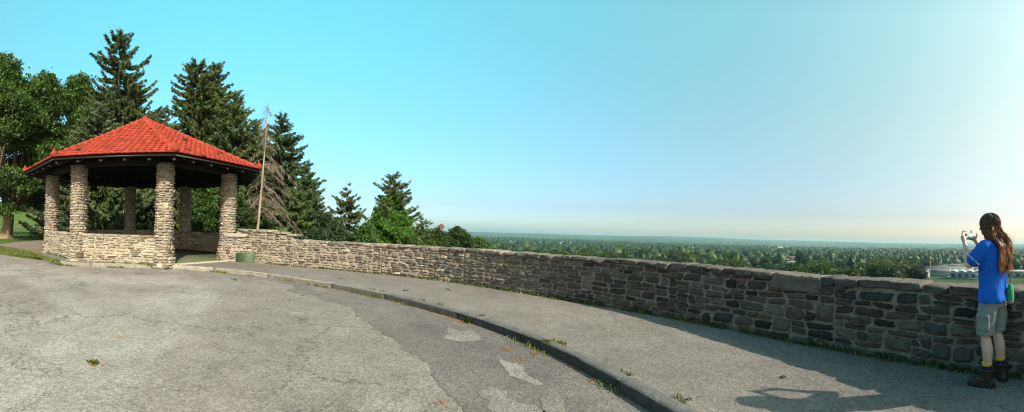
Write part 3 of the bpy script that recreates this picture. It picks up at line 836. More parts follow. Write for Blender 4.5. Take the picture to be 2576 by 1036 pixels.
def limb(mb, p0, p1, r0, r1, rng, wig=.08, n=7, col=(.13, .10, .075)):
    p0 = np.array(p0, float); p1 = np.array(p1, float); L = np.linalg.norm(p1-p0); P = []
    o = rng.normal(size=3)*L*wig; o2 = rng.normal(size=3)*L*wig*.5
    for t in np.linspace(0, 1, n): P.append(p0+(p1-p0)*t+o*math.sin(PI*t)+o2*math.sin(2*PI*t))
    tube(mb, P, np.linspace(r0, r1, n), 7, col, cap=False); return np.array(P)

def broadleaf(name, base, H, lobes, trunk_r, rng, label, leaf=.2, dens=1.0, col=(.045, .085, .02), clump=.5, group=None, bark=(.13, .10, .075), fork=.3, cat='tree', flare=0, extra=None, holes=.35, hang=0):
    base = np.array(base, float); root = empty(name, base, label=label, cat=cat, group=group)
    lb = [(np.array(c)-base, r) for c, r in lobes]
    tm = MB(); top = np.mean([c for c, r in lb], 0); fk = np.array([top[0]*.3, top[1]*.3, H*fork])
    n = 12; P = []; Rr = []
    for t in np.linspace(0, 1, n): P.append(np.array([fk[0]*t, fk[1]*t, -.3+(fk[2]+.3)*t])); Rr.append(trunk_r*(1-.25*t)*(1+flare*max(0, 1-t*5)**2))
    a = np.arange(20)*2*PI/20
    J = [np.array([noise.noise(Vector((math.cos(q)*2.2, math.sin(q)*2.2, i*.25)))*.2+flare*.28*max(0, 1-i/n*4)*math.sin(5*q+1) for q in a]) for i in range(n)]
    tube(tm, P, Rr, 20, bark, jit=J)
    for (c, r) in lb:
        e = c+rng.normal(size=3)*.2; Q = limb(tm, fk+np.array([0, 0, -rng.uniform(0, .12)*H]), e, trunk_r*.36, trunk_r*.09, rng, col=[q*.5 for q in bark])
        for _ in range(5):
            d = rng.normal(size=3); d /= np.linalg.norm(d); limb(tm, Q[rng.integers(3, 7)], c+d*np.array(r)*.85, trunk_r*.1, .012, rng, .1, 5, [q*.45 for q in bark])
    tm.build('trunk', M_bark, root, smooth=True)
    cm = MB(); crown(cm, lb, rng, leaf, dens, col, clump, holes, hang)
    cm.build('crown', M_leaf, root)
    if extra: extra(root)
    return root

def spruce_mesh(H, Rb, rng, z0=.08, step=.30, nb=7, pw=.85, droop=.35, col=(.066, .090, .030), trunk_r=None, gaps=.1, spray=.36, irregular=.25, upt=.28, dens=1.0, limbs=(), zmax=.985):
    """trunk and crown builders; profile Rb(1-z/H)^pw; sprays hang from every bough"""
    tr, cr = MB(), MB(); trunk_r = trunk_r or H*.012
    lean = rng.normal(size=2)*.01*H
    def ax(z): t = z/H; return np.array([lean[0]*t*t, lean[1]*t*t, z])
    tube(tr, [ax(z) for z in np.linspace(-.4, H, 14)], np.linspace(trunk_r, .012, 14), 8, (.14, .105, .08))
    jobs = []; z = H*z0
    while z < H*zmax:
        f = 1-z/H; n = nb if f > .15 else 4; a0 = rng.uniform(0, 6.28)
        for j in range(n):
            if rng.random() < gaps*.6: continue
            L = Rb*f**pw*rng.uniform(1-irregular*1.4, 1+irregular)+.12
            jobs.append((z+rng.normal()*step*.3, a0+j*2*PI/n+rng.normal()*.25, L))
        z += step*rng.uniform(.8, 1.2)*(.55+.6*f**.5)
    for (fz, a, L) in limbs: jobs.append((fz*H, a, L))
    PV = []; AX = []; SZ = []; CL = []
    for (z, a, L) in jobs:
        f = 1-z/H; d = np.array([math.cos(a), math.sin(a), 0]); n = max(4, int(L/.28)+2)
        t = np.linspace(0, 1, n); dr = droop*rng.uniform(.6, 1.3)
        young = sm(.0, .35, f)
        zz = L*(.55*(1-young)*t - dr*young*np.sin(PI*.5*np.minimum(1, t*1.2))+upt*young*np.maximum(0, t-.55)**1.4*1.9)
        P = ax(z)+d*(L*t)[:, None]; P[:, 2] += zz
        side = np.array([-d[1], d[0], 0]); P += side*(np.sin(t*3+a)*.04*L)[:, None]
        if L > .8: tube(tr, P, np.linspace(.012+L*.009, .006, n), 4, (.12, .09, .07), cap=False)
        m = int(max(4, L/.036*dens)); tt = rng.uniform(.12 if L < 1.5 else .2, 1.03, m); 
        X = np.stack([np.interp(tt, t, P[:, k]) for k in range(3)], 1)
        for sg in (-1, 1, 0):
            v = side*sg*rng.uniform(.3, 1.0, (m, 1))+d*rng.uniform(.25, .9, (m, 1))+np.array([0, 0, -1])*rng.uniform(.15, 1.15, (m, 1))*(.35+.65*young)
            if sg == 0: v = d*.8+rng.normal(size=(m, 3))*.3+np.array([0, 0, -1])*rng.uniform(-.2, .9, (m, 1))
            v /= np.linalg.norm(v, axis=1)[:, None]; ln = spray*rng.uniform(.5, 1.25, (m, 1))*(.55+.45*(1-tt[:, None]))*min(1, .45+L*.35)
            PV.append(X+v*ln*.5); AX.append(v); SZ.append(ln[:, 0]); CL.append(np.array(col)[None]*rng.uniform(.7, 1.4)*(1+.35*(tt[:, None]-.4)))
    C = np.concatenate(PV); A = np.concatenate(AX); S = np.concatenate(SZ); K = np.concatenate(CL)
    for rep in range(2):
        V, F = quads(C+rng.normal(size=C.shape)*.04, S*1.1, rng, .27, axis=A*1.0)
        k = K*(1+rng.normal(size=(len(K), 1))*.22).clip(.4, 1.8)
        cr.add(V, F, np.repeat(k, 4, 0))
    return tr, cr

def spruce(name, base, H, Rb, rng, label, group=None, **kw):
    base = np.array(base, float); tr, cr = spruce_mesh(H, Rb, rng, **kw)
    root = empty(name, base, label=label, cat='tree', group=group)
    tr.build('trunk', M_bark, root, smooth=True); cr.build('crown', M_needle, root)
    return root

def gz(x, y): return float(terrain_z(x, y))
def place(px, d, z=None):
    x, y = azxy(px, d); return np.array([x, y, gz(x, y)+.1 if z is None else z])
def topz(px, py, d): return atd(px, py, d)[2]
def lobe(px, py, d, rpx, rz=None, rd=None):
    """lobe seen at pixel (px,py) at true distance d, radius given in pixels across"""
    c = atd(px, py, d); r = rpx*d/FPX; return (c, (r*1.0 if rd is None else rd, r, (rz if rz else rpx)*d/FPX))

def build_near_trees():
    R = np.random.default_rng
    # big maple at the left edge
    b = at(17, 600)*[1, 1, 0]; d = 27.5
    def L(px, py, r, rz=None, dd=0): return lobe(px, py, d+dd, r, rz)
    lobes = [L(10, 190, 48), L(-50, 230, 70), L(60, 215, 42), L(110, 225, 38), L(132, 262, 30), L(30, 270, 62, 45, -2), L(100, 320, 55, 42, 1), L(125, 385, 45, 38, -1), L(-30, 340, 75, 60, 2),
             L(40, 400, 40, 30, 4), L(28, 455, 62, 34, -3.5), L(-60, 450, 80, 50, -1), L(60, 500, 55, 30, 3), L(10, 520, 30, 18, -3), L(85, 470, 40, 25, 5), L(-120, 300, 90, 80, 3), L(75, 300, 40, 34, -2), L(92, 430, 36, 28, 0), L(60, 350, 34, 30, -1), L(105, 500, 34, 22, 2), L(20, 330, 34, 28, -3), L(5, 240, 40, 36, -3)]
    broadleaf('maple_tree', b, 13.5, lobes, .47, R(1), 'big spreading maple with a thick furrowed trunk at the left end of the path', leaf=.24, dens=1.25, clump=.62, col=(.045, .088, .018), bark=(.21, .155, .105), fork=.26, flare=.8, holes=.55)
    d = 35
    lobes = [lobe(215, 225, d, 34), lobe(180, 265, d, 42), lobe(235, 270, d+1, 40), lobe(160, 330, d, 48), lobe(215, 340, d-1, 50), lobe(265, 320, d, 40), lobe(150, 410, d+2, 50), lobe(215, 420, d, 50), lobe(130, 480, d+4, 50), lobe(190, 500, d+3, 50, 34), lobe(172, 252, d-1, 34), lobe(197, 218, d-1, 28), lobe(150, 285, d, 40), lobe(225, 300, d-2, 38), lobe(250, 240, d, 26)]
    broadleaf('maple_tree', place(205, d, 0), 15, lobes, .35, R(2), 'bright green rounded maple between the big left maple and the tallest spruce', leaf=.26, dens=1.15, clump=.7, col=(.042, .088, .016), fork=.2)
    # spruces behind the pavilion
    def sp(px, top, d, wpx, at_y, label, seed, **kw):
        base = place(px, d); H = topz(px, top, d)-base[2]; wpx *= 1.32; z = topz(px, at_y, d)-base[2]; pw = kw.get('pw', .85)
        Rb = wpx*d/FPX/max(.05, (1-z/H))**pw
        rt = spruce('spruce_tree', base, H, Rb, R(seed), label, **kw); return rt
    va = lambda px: math.pi/2-(px-1288)/FPX
    sp(298, 84, 30, 62, 250, 'tallest spruce, ragged with long drooping boughs, behind the pavilion roof', 3, limbs=[(.50, va(298)-PI/2, 4.4), (.505, va(298)-PI/2+.2, 3.6), (.62, va(298)-PI/2, 3.2), (.74, va(298)+PI/2, 2.7), (.70, va(298)+PI/2+.3, 2.4), (.76, va(298)-PI/2-.2, 2.1)], gaps=.22, irregular=.4, droop=.45, upt=.5, pw=.7)
    sp(243, 253, 27, 45, 340, 'grey green young spruce in front of the tallest spruce, left of the roof peak', 4, col=(.075, .105, .05))
    sp(493, 152, 30, 52, 270, 'tall dense spruce, the left one of the twin tops right of the roof peak', 5, gaps=.05, droop=.45, col=(.07, .095, .026), pw=.6)
    sp(524, 158, 31.5, 45, 270, 'slimmer right hand partner of the twin topped spruces right of the roof peak', 6, irregular=.35, upt=.45, pw=.7)
    sp(583, 228, 28, 50, 350, 'mid sized spruce between the twin topped spruces and the dead spruce', 7, col=(.07, .098, .032), upt=.4, irregular=.35)
    sp(338, 205, 33, 30, 290, 'slender spruce close behind the right side of the tallest spruce', 22, irregular=.35, gaps=.15, upt=.4)
    sp(402, 275, 33, 30, 330, 'small spruce tip just right of the roof peak', 8)
    sp(702, 284, 27.5, 42, 390, 'dark spruce right behind the dead bare spruce', 9, col=(.048, .076, .028), pw=.75)
    sp(640, 300, 31, 34, 360, 'soft green spruce directly behind the top of the dead spruce', 10, col=(.07, .115, .042))
    sp(766, 410, 27, 38, 500, 'broad spruce right of the dead spruce, shorter than its neighbour', 11, col=(.06, .092, .03))
    sp(740, 470, 24.5, 50, 560, 'low spruce with wide boughs just beyond the stepped end of the wall', 12, col=(.062, .10, .03))
    sp(868, 469, 27.5, 40, 570, 'lone small spruce with open upturned tiers above the wall', 13, step=.5, gaps=.1, irregular=.3, upt=.6, nb=7, pw=.8, dens=1.3)
    sp(1064, 552, 29, 22, 590, 'little spruce tip poking up right of the vine covered spruce', 14)
    # spruces and shrubs seen through the pavilion
    sp(275, 330, 26, 75, 545, 'hemlock like spruce with hanging boughs, seen between the pavilion columns', 15, col=(.06, .085, .026), droop=.5, spray=.5, z0=.13, trunk_r=.2)
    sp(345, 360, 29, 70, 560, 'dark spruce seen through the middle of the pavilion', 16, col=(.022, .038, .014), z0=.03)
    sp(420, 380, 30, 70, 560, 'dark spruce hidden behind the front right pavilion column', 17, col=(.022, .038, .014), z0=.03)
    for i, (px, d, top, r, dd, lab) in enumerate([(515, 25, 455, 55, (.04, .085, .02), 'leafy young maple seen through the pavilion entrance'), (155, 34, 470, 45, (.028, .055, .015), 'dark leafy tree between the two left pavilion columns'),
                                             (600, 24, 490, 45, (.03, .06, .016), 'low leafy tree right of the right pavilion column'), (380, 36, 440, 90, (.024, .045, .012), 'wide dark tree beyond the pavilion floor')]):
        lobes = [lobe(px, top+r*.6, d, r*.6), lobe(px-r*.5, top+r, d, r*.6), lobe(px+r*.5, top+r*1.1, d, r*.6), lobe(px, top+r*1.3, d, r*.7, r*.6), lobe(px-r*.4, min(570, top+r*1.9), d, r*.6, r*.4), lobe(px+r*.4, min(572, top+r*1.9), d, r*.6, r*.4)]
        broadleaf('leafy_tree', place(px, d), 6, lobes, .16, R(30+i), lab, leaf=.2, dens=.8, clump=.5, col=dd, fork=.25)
    # far row of dark trees closing the park
    rng = R(50)
    for i, (px, d, top) in enumerate([(-40, 240, 520), (40, 250, 498), (95, 245, 505), (150, 235, 500), (110, 62, 330), (170, 60, 330), (210, 58, 360), (300, 55, 400), (370, 52, 425), (455, 50, 430), (560, 45, 440), (640, 42, 450)]):
        r = 34 if d > 100 else 60
        lobes = [lobe(px+rng.normal()*8, top+r*q, d, r*.8, r*.55) for q in (.5, 1.0, 1.5)]+[lobe(px-r*.6, top+r, d, r*.6), lobe(px+r*.6, top+r*1.1, d, r*.6)]
        b = place(px, d); b[2] = float(lawnz(b[0], b[1])) if d > 100 else b[2]
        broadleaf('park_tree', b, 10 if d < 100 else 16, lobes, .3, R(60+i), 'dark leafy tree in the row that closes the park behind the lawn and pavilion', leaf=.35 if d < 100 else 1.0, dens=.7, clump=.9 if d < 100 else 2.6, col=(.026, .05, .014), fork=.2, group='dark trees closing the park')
    # shrubs and trees above the wall
    d = 24
    broadleaf('dark_maple', place(800, d), 7, [lobe(800, 560, d, 34, 28), lobe(765, 580, d, 34, 26), lobe(835, 580, d, 34, 26), lobe(800, 600, d-1, 50, 24), lobe(740, 600, d, 30, 20), lobe(860, 605, d, 30, 22)], .14, R(18),
              'dark rounded maple with drooping leaves close behind the low wall', leaf=.19, dens=1.2, clump=.4, col=(.022, .042, .017), fork=.3)
    # vine covered spruce
    d = 26; base = place(985, d)
    def vines(root):
        mb = MB(); rr = R(20)
        lb = [lobe(985, 520, d, 24, 34), lobe(962, 560, d-.5, 26, 24), lobe(1005, 555, d-.5, 28, 28), lobe(975, 590, d-.8, 36, 26), lobe(1010, 595, d-.8, 30, 24), lobe(955, 540, d, 14, 18), lobe(1000, 500, d, 12, 22), lobe(945, 600, d-1, 24, 16)]
        crown(mb, [(c-base, r) for c, r in lb], rr, .17, 1.3, (.05, .125, .018), .33)
        mb.build('climbing_vine', M_leaf, root)
    H = topz(982, 431, d)-base[2]
    root = spruce('vine_covered_spruce', base, H, 2.9, R(19), 'spruce wrapped in bright green climbing vine, standing alone above the wall', irregular=.45, gaps=.2, upt=.4, pw=.6, limbs=[(.62, va(985)-PI/2, 2.0), (.55, va(985)-PI/2, 2.3), (.70, va(985)-PI/2, 1.5)])
    vines(root)
    for i, (px, top, d, r, col, lab) in enumerate([(925, 565, 25, 30, (.04, .09, .018), 'light green shrub left of the vine covered spruce'), (905, 588, 26, 34, (.04, .075, .02), 'dark green bush between the lone small spruce and the light green shrub'), (1035, 596, 25, 30, (.038, .08, .02), 'leafy bush at the foot of the vine covered spruce'), (1060, 580, 27, 30, (.035, .07, .018), 'green shrub in the gap right of the vine covered spruce'),
            (1150, 572, 30, 36, (.03, .058, .018), 'dark oak crown at the right end of the trees above the wall'), (1100, 577, 29, 32, (.032, .06, .018), 'dark oak crown beside the orange dying branch'), (1205, 598, 33, 20, (.045, .09, .02), 'small light green bush tops low at the right end of the trees'), (880, 600, 24.5, 30, (.04, .08, .02), 'green undergrowth bush below the lone small spruce')]):
        lobes = [lobe(px, top+r*.55, d, r*.62), lobe(px-r*.55, top+r*.9, d, r*.5), lobe(px+r*.55, top+r*.95, d, r*.55), lobe(px, top+r*1.3, d-.5, r*.8, r*.5), lobe(px-r*.2, top+r*1.8, d, r*.8, r*.5)]
        def ex(root, i=i, d=d):
            if i != 5: return
            mb = MB(); b0 = np.array(root.location)
            crown(mb, [(lobe(1108, 572, d-.6, 7, 9)[0]-b0, lobe(1108, 572, d, 6, 11)[1])], R(99), .12, .22, (.30, .10, .045), .2)
            mb.build('dying_branch', M_leaf, root, label='orange red dying leaves')
        broadleaf('bush', place(px, d), 5, lobes, .1, R(80+i), lab, leaf=.19, dens=1.1, clump=.4, col=col, fork=.3, cat='bush' if i not in (4, 5) else 'tree', extra=ex)
    # dead bare spruce
    def dead():
        rng = R(21); d = 20.5; b = place(641, d); b[2] = min(b[2], -.4); tp = atd(674, 258, d+.3)-b; root = empty('dead_spruce', b, label='dead grey brown spruce with bare leaning trunk and drooping leafless boughs', cat='tree')
        tr = MB(); n = 16; ax = lambda t: tp*t+np.array([math.sin(t*3)*.08, 0, 0])
        tube(tr, [ax(t) for t in np.linspace(0, 1, n)], np.linspace(.10, .018, n), 9, (.30, .255, .21)); br = MB()
        H = tp[2]
        for i in range(80):
            t = rng.uniform(.2, .985)**.75 if i > 14 else rng.uniform(.3, .72); a = rng.uniform(0, 6.28) if i > 14 else va(641)-PI/2+rng.normal()*.5; L = (1.75*(1-t)**.5+.25)*rng.uniform(.4, 1.1)*(1.5 if i < 15 else .72); dd = np.array([math.cos(a), math.sin(a), 0])
            m = 8; q = np.linspace(0, 1, m); P = ax(t)+dd*(L*q)[:, None]; P[:, 2] += L*(.05*q-.75*q**2*rng.uniform(.5, 1.2)); side = np.array([-dd[1], dd[0], 0])
            tube(br, P, np.linspace(.012, .003, m), 4, (.22, .175, .145), cap=False)
            if t < .25 and rng.random() < .5: continue
            k = int(L*32); tt = rng.uniform(.2, 1, k); X = np.stack([np.interp(tt, q, P[:, j]) for j in range(3)], 1)
            v = side*rng.choice([-1, 1], (k, 1))*rng.uniform(.2, 1, (k, 1))+dd*.4+np.array([0, 0, -1])*rng.uniform(.3, 1.4, (k, 1)); v /= np.linalg.norm(v, axis=1)[:, None]
            ln = rng.uniform(.12, .42, k); V, F = quads(X+v*ln[:, None]*.5, ln, rng, .07, axis=v*1.4); br.add(V, F, np.repeat(np.array([.20, .155, .125])[None]*rng.uniform(.6, 1.3, (k, 1)), 4, 0))
        tr.build('trunk', M_bark, root, smooth=True); br.build('bare_branches', M_dead, root)
    dead()
    # slender sapling on the lawn, bench, post
    b = place(138, 62, 0); d = 62
    b = at(136, 585)*[1, 1, 0]; d = math.hypot(*b[:2])
    broadleaf('sapling', b, 4, [lobe(136, 545, d, 10, 12), lobe(131, 552, d, 7, 6), lobe(136, 562, d, 7, 8)], .05, R(90), 'slender young tree on the lawn left of the pavilion', leaf=.3, dens=.8, clump=.5, col=(.07, .11, .03), fork=.5)
build_near_trees()

def build_bench():
    c = at(112, 577.5)*[1, 1, 0]; d = np.array([-c[1], c[0]])/np.hypot(*c[:2]); ang = math.atan2(c[0], -c[1])+PI/2-1.57
    ang = math.atan2(c[1], c[0])-PI/2
    root = empty('park_bench', (c[0], c[1], float(lawnz(c[0], c[1]))+.03), ang, label='small wooden bench beside the park road, far across the lawn', cat='bench')
    W = plain('bench_wood', (.20, .15, .10)); K = plain('bench_post', (.33, .30, .26))
    mb = MB(); box(mb, (0, 0, .45), (.72, .2, .025)); mb.build('seat', W, root)
    mb = MB(); box(mb, (0, .2, .72), (.72, .02, .11)); mb.build('backrest', W, root)
    for s in (-.8, .8):
        mb = MB(); box(mb, (s, .16, .5), (.07, .07, .55)); superbox(mb, (s, .16, 1.06), (.09, .09, .04)); box(mb, (s, -.02, .38), (.05, .22, .04)); mb.build('leg', K, root)
    c = at(155, 577)*[1, 1, 0]; mb = MB(); box(mb, (0, 0, .5), (.075, .075, .56)); superbox(mb, (0, 0, 1.07), (.095, .095, .04))
    o = mb.build('marker_post', K, label='short pale wooden post on the lawn right of the bench', cat='post'); o.location = c
build_bench()

# ---------------------------------------------------------------- grass tufts, litter
def blades(mb, pts, h, rng, col=(.07, .13, .02), w=.006, spread=.5):
    n = len(pts); a = rng.uniform(0, 2*PI, n); hh = h*rng.uniform(.4, 1.2, n); sp_ = rng.uniform(.05, spread, n)
    d = np.stack([np.cos(a), np.sin(a), np.zeros(n)], 1); s = np.stack([-np.sin(a), np.cos(a), np.zeros(n)], 1)*w
    p = np.asarray(pts); m = p+d*(hh*sp_*.35)[:, None]+np.array([0, 0, 1])*(hh*.6)[:, None]; t = p+d*(hh*sp_*1.1)[:, None]+np.array([0, 0, 1])*(hh*(1-.35*sp_))[:, None]
    V = np.stack([p-s, p+s, m+s*.8, t, m-s*.8], 1).reshape(-1, 3)
    F = np.arange(5*n).reshape(-1, 5); c = np.array(col)[None]*rng.uniform(.6, 1.5, (n, 1)); y = rng.random((n, 1)) < .18
    c = np.where(y, np.array([[.30, .24, .09]])*rng.uniform(.6, 1.2, (n, 1)), c); mb.add(V, F, np.repeat(c, 5, 0))

def build_weeds():
    rng = np.random.default_rng(123); mb = MB(); s = 1.6
    # along the wall foot
    while s < WALLP.L-1:
        dens = noise.noise(Vector((s*1.3, 3.7, 0)))+.35+.25*(s > 11)
        if dens > .12:
            n = int(38*min(1, dens*1.8)); q = s+rng.uniform(-.16, .16, n); o = .03+np.abs(rng.normal(size=n))*.045
            p = WALLP.p(q)-WALLP.n(q)*o[:, None]; blades(mb, np.column_stack([p, np.zeros(n)]), rng.uniform(.03, .10+.03*(s > 12)), rng, (.06, .11, .024))
        s += .14
    # kerb foot and joints
    for s in np.arange(.2, KERBP.L*.78, .11):
        dens = noise.noise(Vector((s*1.1, 8.1, 0)))
        if dens > .02:
            n = int(55*dens)+4; q = s+rng.uniform(-.12, .12, n); p = KERBP.p(q)-KERBP.n(q)*(.01+np.abs(rng.normal(size=(n, 1)))*.05)
            blades(mb, np.column_stack([p, np.full(n, ZR)]), rng.uniform(.03, .10), rng, (.09, .14, .03))
        if rng.random() < .10:
            n = 26; q = s+rng.uniform(-.1, .1, n); p = KERBP.p(q)+KERBP.n(q)*(.17+np.abs(rng.normal(size=(n, 1)))*.02); blades(mb, np.column_stack([p, np.zeros(n)]), .05, rng, (.16, .17, .05))
    # foot of the pavilion
    for k in (0, 7, 6):
        a, b = gcor(k, GR+.3), gcor(k+1, GR+.3)
        for t in np.arange(0, 1, .035):
            if noise.noise(Vector((t*7, k*3.1, 1))) > .05:
                n = 22; p = a+(b-a)*(t+rng.uniform(-.02, .02, (n, 1))); nn = (p-GC)/np.linalg.norm(p-GC, axis=1)[:, None]; p = p+nn*np.abs(rng.normal(size=(n, 1)))*.05; blades(mb, np.column_stack([p, np.zeros(n)]), .09, rng, (.08, .15, .03))
    mb.build('weeds', M_leaf, label='grass and weeds growing along the foot of the wall and the kerb', cat='weeds', kind='stuff')
    # verge grass
    mb = MB(); vz = []
    for (u, lo, hi) in [(x, np.interp(x, [-120, 0, 60, 104], [619, 620, 631, 642]), np.interp(x, [-120, 0, 50, 104], [620, 632, 640, 646])) for x in np.linspace(-60, 150, 150)]:
        n = int(45*(1 if u < 104 else .4)); xs = u+rng.normal(size=n)*1.2; ys = rng.uniform(lo-.5, hi+2.5, n)
        if u > 104: ys = rng.uniform(648, 661, n)*0+np.interp(xs, [104, 153], [648, 660])+rng.normal(size=n)*2
        P = np.array([at(x, y, -.02) for x, y in zip(xs, ys)]); vz.append(P)
    P = np.concatenate(vz); blades(mb, P, .09, rng, (.11, .15, .035), w=.012)
    mb.build('verge_grass', M_leaf, label='rough yellowish grass strip between the road and the left path', cat='grass', kind='stuff')
    # dry leaf litter against the kerb
    mb = MB(); P = []
    for s in np.arange(KERBP.L*.28, KERBP.L*.80, .05):
        dens = noise.noise(Vector((s*.9, 1.3, 4)))
        if dens > -.12:
            n = int(10*(dens+.25)); q = s+rng.uniform(-.05, .05, n); o = .02+np.abs(rng.normal(size=(n, 1)))*.08
            p = KERBP.p(q)-KERBP.n(q)*o; P.append(np.column_stack([p, ZR+.012+rng.random(n)*.012]))
    for (px, py, r, n) in [(300, 850, .08, 40), (1275, 880, .10, 80), (1305, 905, .08, 50), (1345, 890, .07, 60), (1160, 808, .22, 150), (1490, 960, .07, 60), (1110, 1018, .07, 60), (810, 737, .12, 60), (820, 745, .1, 40), (620, 706, .2, 60), (595, 1000, .05, 10), (245, 918, .12, 90)]:
        c = at(px, py, ZR); P.append(c+np.column_stack([rng.normal(size=(n, 2))*r*.6, .012+rng.random(n)*.012]))
    P = np.concatenate(P); V, F = quads(P, .02*rng.uniform(.4, 1.4, len(P)), rng, .5); V[:, 2] = np.maximum(V[:, 2], ZR+.011)
    mb.add(V, F, np.repeat(np.array([[.36, .19, .08]])*rng.uniform(.5, 1.4, (len(P), 1)), 4, 0))
    mb.build('leaf_litter', M_leaf, label='dry brown leaf litter gathered along the kerb and on the road', cat='leaf litter', kind='stuff')
    # individual tufts
    for (px, py, z, h, n, r, lab) in [(235, 915, ZR, .07, 130, .035, 'bright green weed growing alone in the cracked road'), (1183, 812, ZR, .17, 220, .06, 'long bladed grass tuft leaning on the kerb beside the pale worn patch'), (1378, 861, .0, .07, 60, .05, 'thin yellowish grass tuft on the pavement edge behind the kerb'), (592, 705, ZR, .07, 80, .06, 'small grass tuft on the road in front of the utility box'), (338, 673.5, ZR, .11, 120, .06, 'dry grass clump at the foot of the pale kerb under the front parapet')]:
        c = at(px, py, z); mb = MB(); q = np.column_stack([rng.normal(size=(n, 2))*r*.55, np.zeros(n)]); blades(mb, q, h*.75, rng, (.12, .22, .035), w=.003, spread=.9)
        o = mb.build("grass_tuft", M_leaf, label=lab, cat='grass tuft'); o.location = c
    # dark spots and a stick on the pavement
    K = plain('dark_iron', (.035, .03, .027), .7)
    for (px, py, r, lab) in [(1212, 793, .045, 'small round iron cover on the pavement near the kerb tuft'), (1970, 948, .03, 'dark gum spot on the pavement in front of the shadow'), (1733, 1004, .022, 'dark gum spot near the lower edge, left of the shadow'), (1020, 730, .06, 'dark flat stain shaped cover on the pavement below the wall'), (858, 701, .05, 'dark flat oval spot on the far pavement')]:
        c = at(px, py, .0); mb = MB(); superbox(mb, (0, 0, .003), (r*1.2, r, .006), 3, 7, None, (1, 1, 1), .1, rng); o = mb.build('pavement_spot', K, label=lab, cat='spot'); o.location = c
    a, b = at(1123, 726, .01), at(1134, 730, .01); mb = MB(); tube(mb, [a*0, (b-a)*.5+[0, 0, .01], b-a], [.008, .01, .006], 6); o = mb.build('stick', K, label='short dark stick lying on the pavement below the wall', cat='stick'); o.location = a
build_weeds()
# ================================================================ the valley beyond the wall
def vhit(px, py):
    r = ray(px, py); h = math.hypot(r[0], r[1]); d = 60.0
    while d < 30000:
        p = np.array([0, 0, EYE])+r*(d/h)
        if p[2] < gz(p[0], p[1]): return p, d
        d *= 1.01
    return p, d
BLD = []; SHEETS = []
M_wallw = plain('pale_siding', (.30, .29, .265), .8, amt=.08, bstr=0); M_brick = plain('red_brick', (.22, .12, .085), .9, amt=.15, bstr=0)
M_roofg = plain('grey_roof', (.17, .165, .16), .8, amt=.1, bstr=0); M_roofw = plain('white_roof', (.27, .28, .275), .6, amt=.05, bstr=0); M_win = plain('window_glass', (.03, .04, .05), .2, .5, bstr=0); M_roofb = plain('tan_roof', (.15, .14, .125), .8, amt=.1, bstr=0)
def building(name, px, py, w, dp, h, label, cat, ang=None, wall=M_wallw, roof=M_roofg, pitch=.35, win=0, group=None, chimney=False, arcs=0):
    p, d = vhit(px, py); face = math.atan2(p[1], p[0])-PI/2; a = face+(ang or 0)
    BLD.append((p[0], p[1], d, max(w, dp)*.5, px, py))
    root = empty(name, (p[0], p[1], gz(p[0], p[1])), a, label=label, cat=cat, group=group)
    mb = MB(); box(mb, (0, 0, h/2-1), (w/2, dp/2, h/2+1))
    for s in (-1, 1):
        if pitch: mb.add([(s*w/2, -dp/2, h), (s*w/2, dp/2, h), (s*w/2, 0, h+pitch*dp/2)], [(0, 1, 2)])
    mb.build('wall', wall, root); rf = MB(); e = .5
    if arcs:
        n = arcs*10+1; V = []
        for x in np.linspace(-w/2-e, w/2+e, n):
            z = h+.1+1.3*abs(math.sin((x+w/2+e)/(w+2*e)*PI*arcs)); V += [(x, -dp/2-e, z), (x, dp/2+e, z)]
        rf.add(V, [(2*i, 2*i+2, 2*i+3, 2*i+1) for i in range(n-1)]); rf.add([(v[0], v[1], h-.3 if True else 0) if False else v for v in V[::2]]+[(v[0], v[1], h-.4) for v in V[::2]], [(i, i+1, n+i+1, n+i) for i in range(n-1)])
    elif pitch:
        H = h+pitch*(dp/2); V = [(-w/2-e, -dp/2-e, h-.15), (w/2+e, -dp/2-e, h-.15), (w/2+e, 0, H+.1), (-w/2-e, 0, H+.1), (w/2+e, dp/2+e, h-.15), (-w/2-e, dp/2+e, h-.15)]
        V2 = [(x, y, z+.25) for x, y, z in V]; rf.add(V+V2, [(6, 7, 8, 9), (9, 8, 10, 11), (0, 1, 7, 6), (1, 2, 8, 7), (2, 4, 10, 8), (4, 5, 11, 10), (5, 3, 9, 11), (3, 0, 6, 9)])
    else: box(rf, (0, 0, h+.25), (w/2+e, dp/2+e, .3))
    ro = rf.build('roof', roof, root)
    if chimney:
        cm = MB(); box(cm, (w*.22, 0, h+pitch*dp/2+.6), (.5, .5, 1.1)); cm.build('chimney', M_brick, ro)
    rows = max(1, int(h//3))
    for k in range(win):
        for r in range(rows):
            wm = MB(); box(wm, (-w/2+(k+.5)*w/win, -dp/2-.03, (r+.55)*h/rows), (w/win*.27, .05, h/rows*.22)); wm.build('window', M_win, root)
    return root
R_h = np.random.default_rng(400)
# storage sheds left of the person and right of her
for i, (px, py, w) in enumerate([(2380, 676, 40), (2404, 673, 42), (2432, 670, 40), (2372, 684, 44), (2398, 683, 48), (2428, 679, 46), (2452, 676, 40), (2367, 692, 36), (2408, 689, 34), (2545, 678, 60)]):
    building('long_shed', px, py+2, w, 13, 4.0, 'long low shed with a tan roof in the valley behind the raised phone', 'shed', ang=-.35, roof=M_roofb, pitch=.36, win=0, group='long low sheds in the valley')
building('warehouse', 2440, 700, 32, 20, 5.5, 'white warehouse with a scalloped roof edge in the valley just left of the person', 'warehouse', roof=M_roofw, arcs=5, win=6, wall=plain('grey_green_siding', (.24, .28, .26), .8, bstr=0))
building('warehouse', 2560, 697, 46, 22, 5.0, 'flat white roofed warehouse at the right edge, behind the bag', 'warehouse', roof=M_roofw, pitch=0, win=7)
building('school', 1988, 652, 42, 16, 7.5, 'long two storey brick school with rows of windows behind a playing field', 'school', wall=M_brick, pitch=0, win=9)
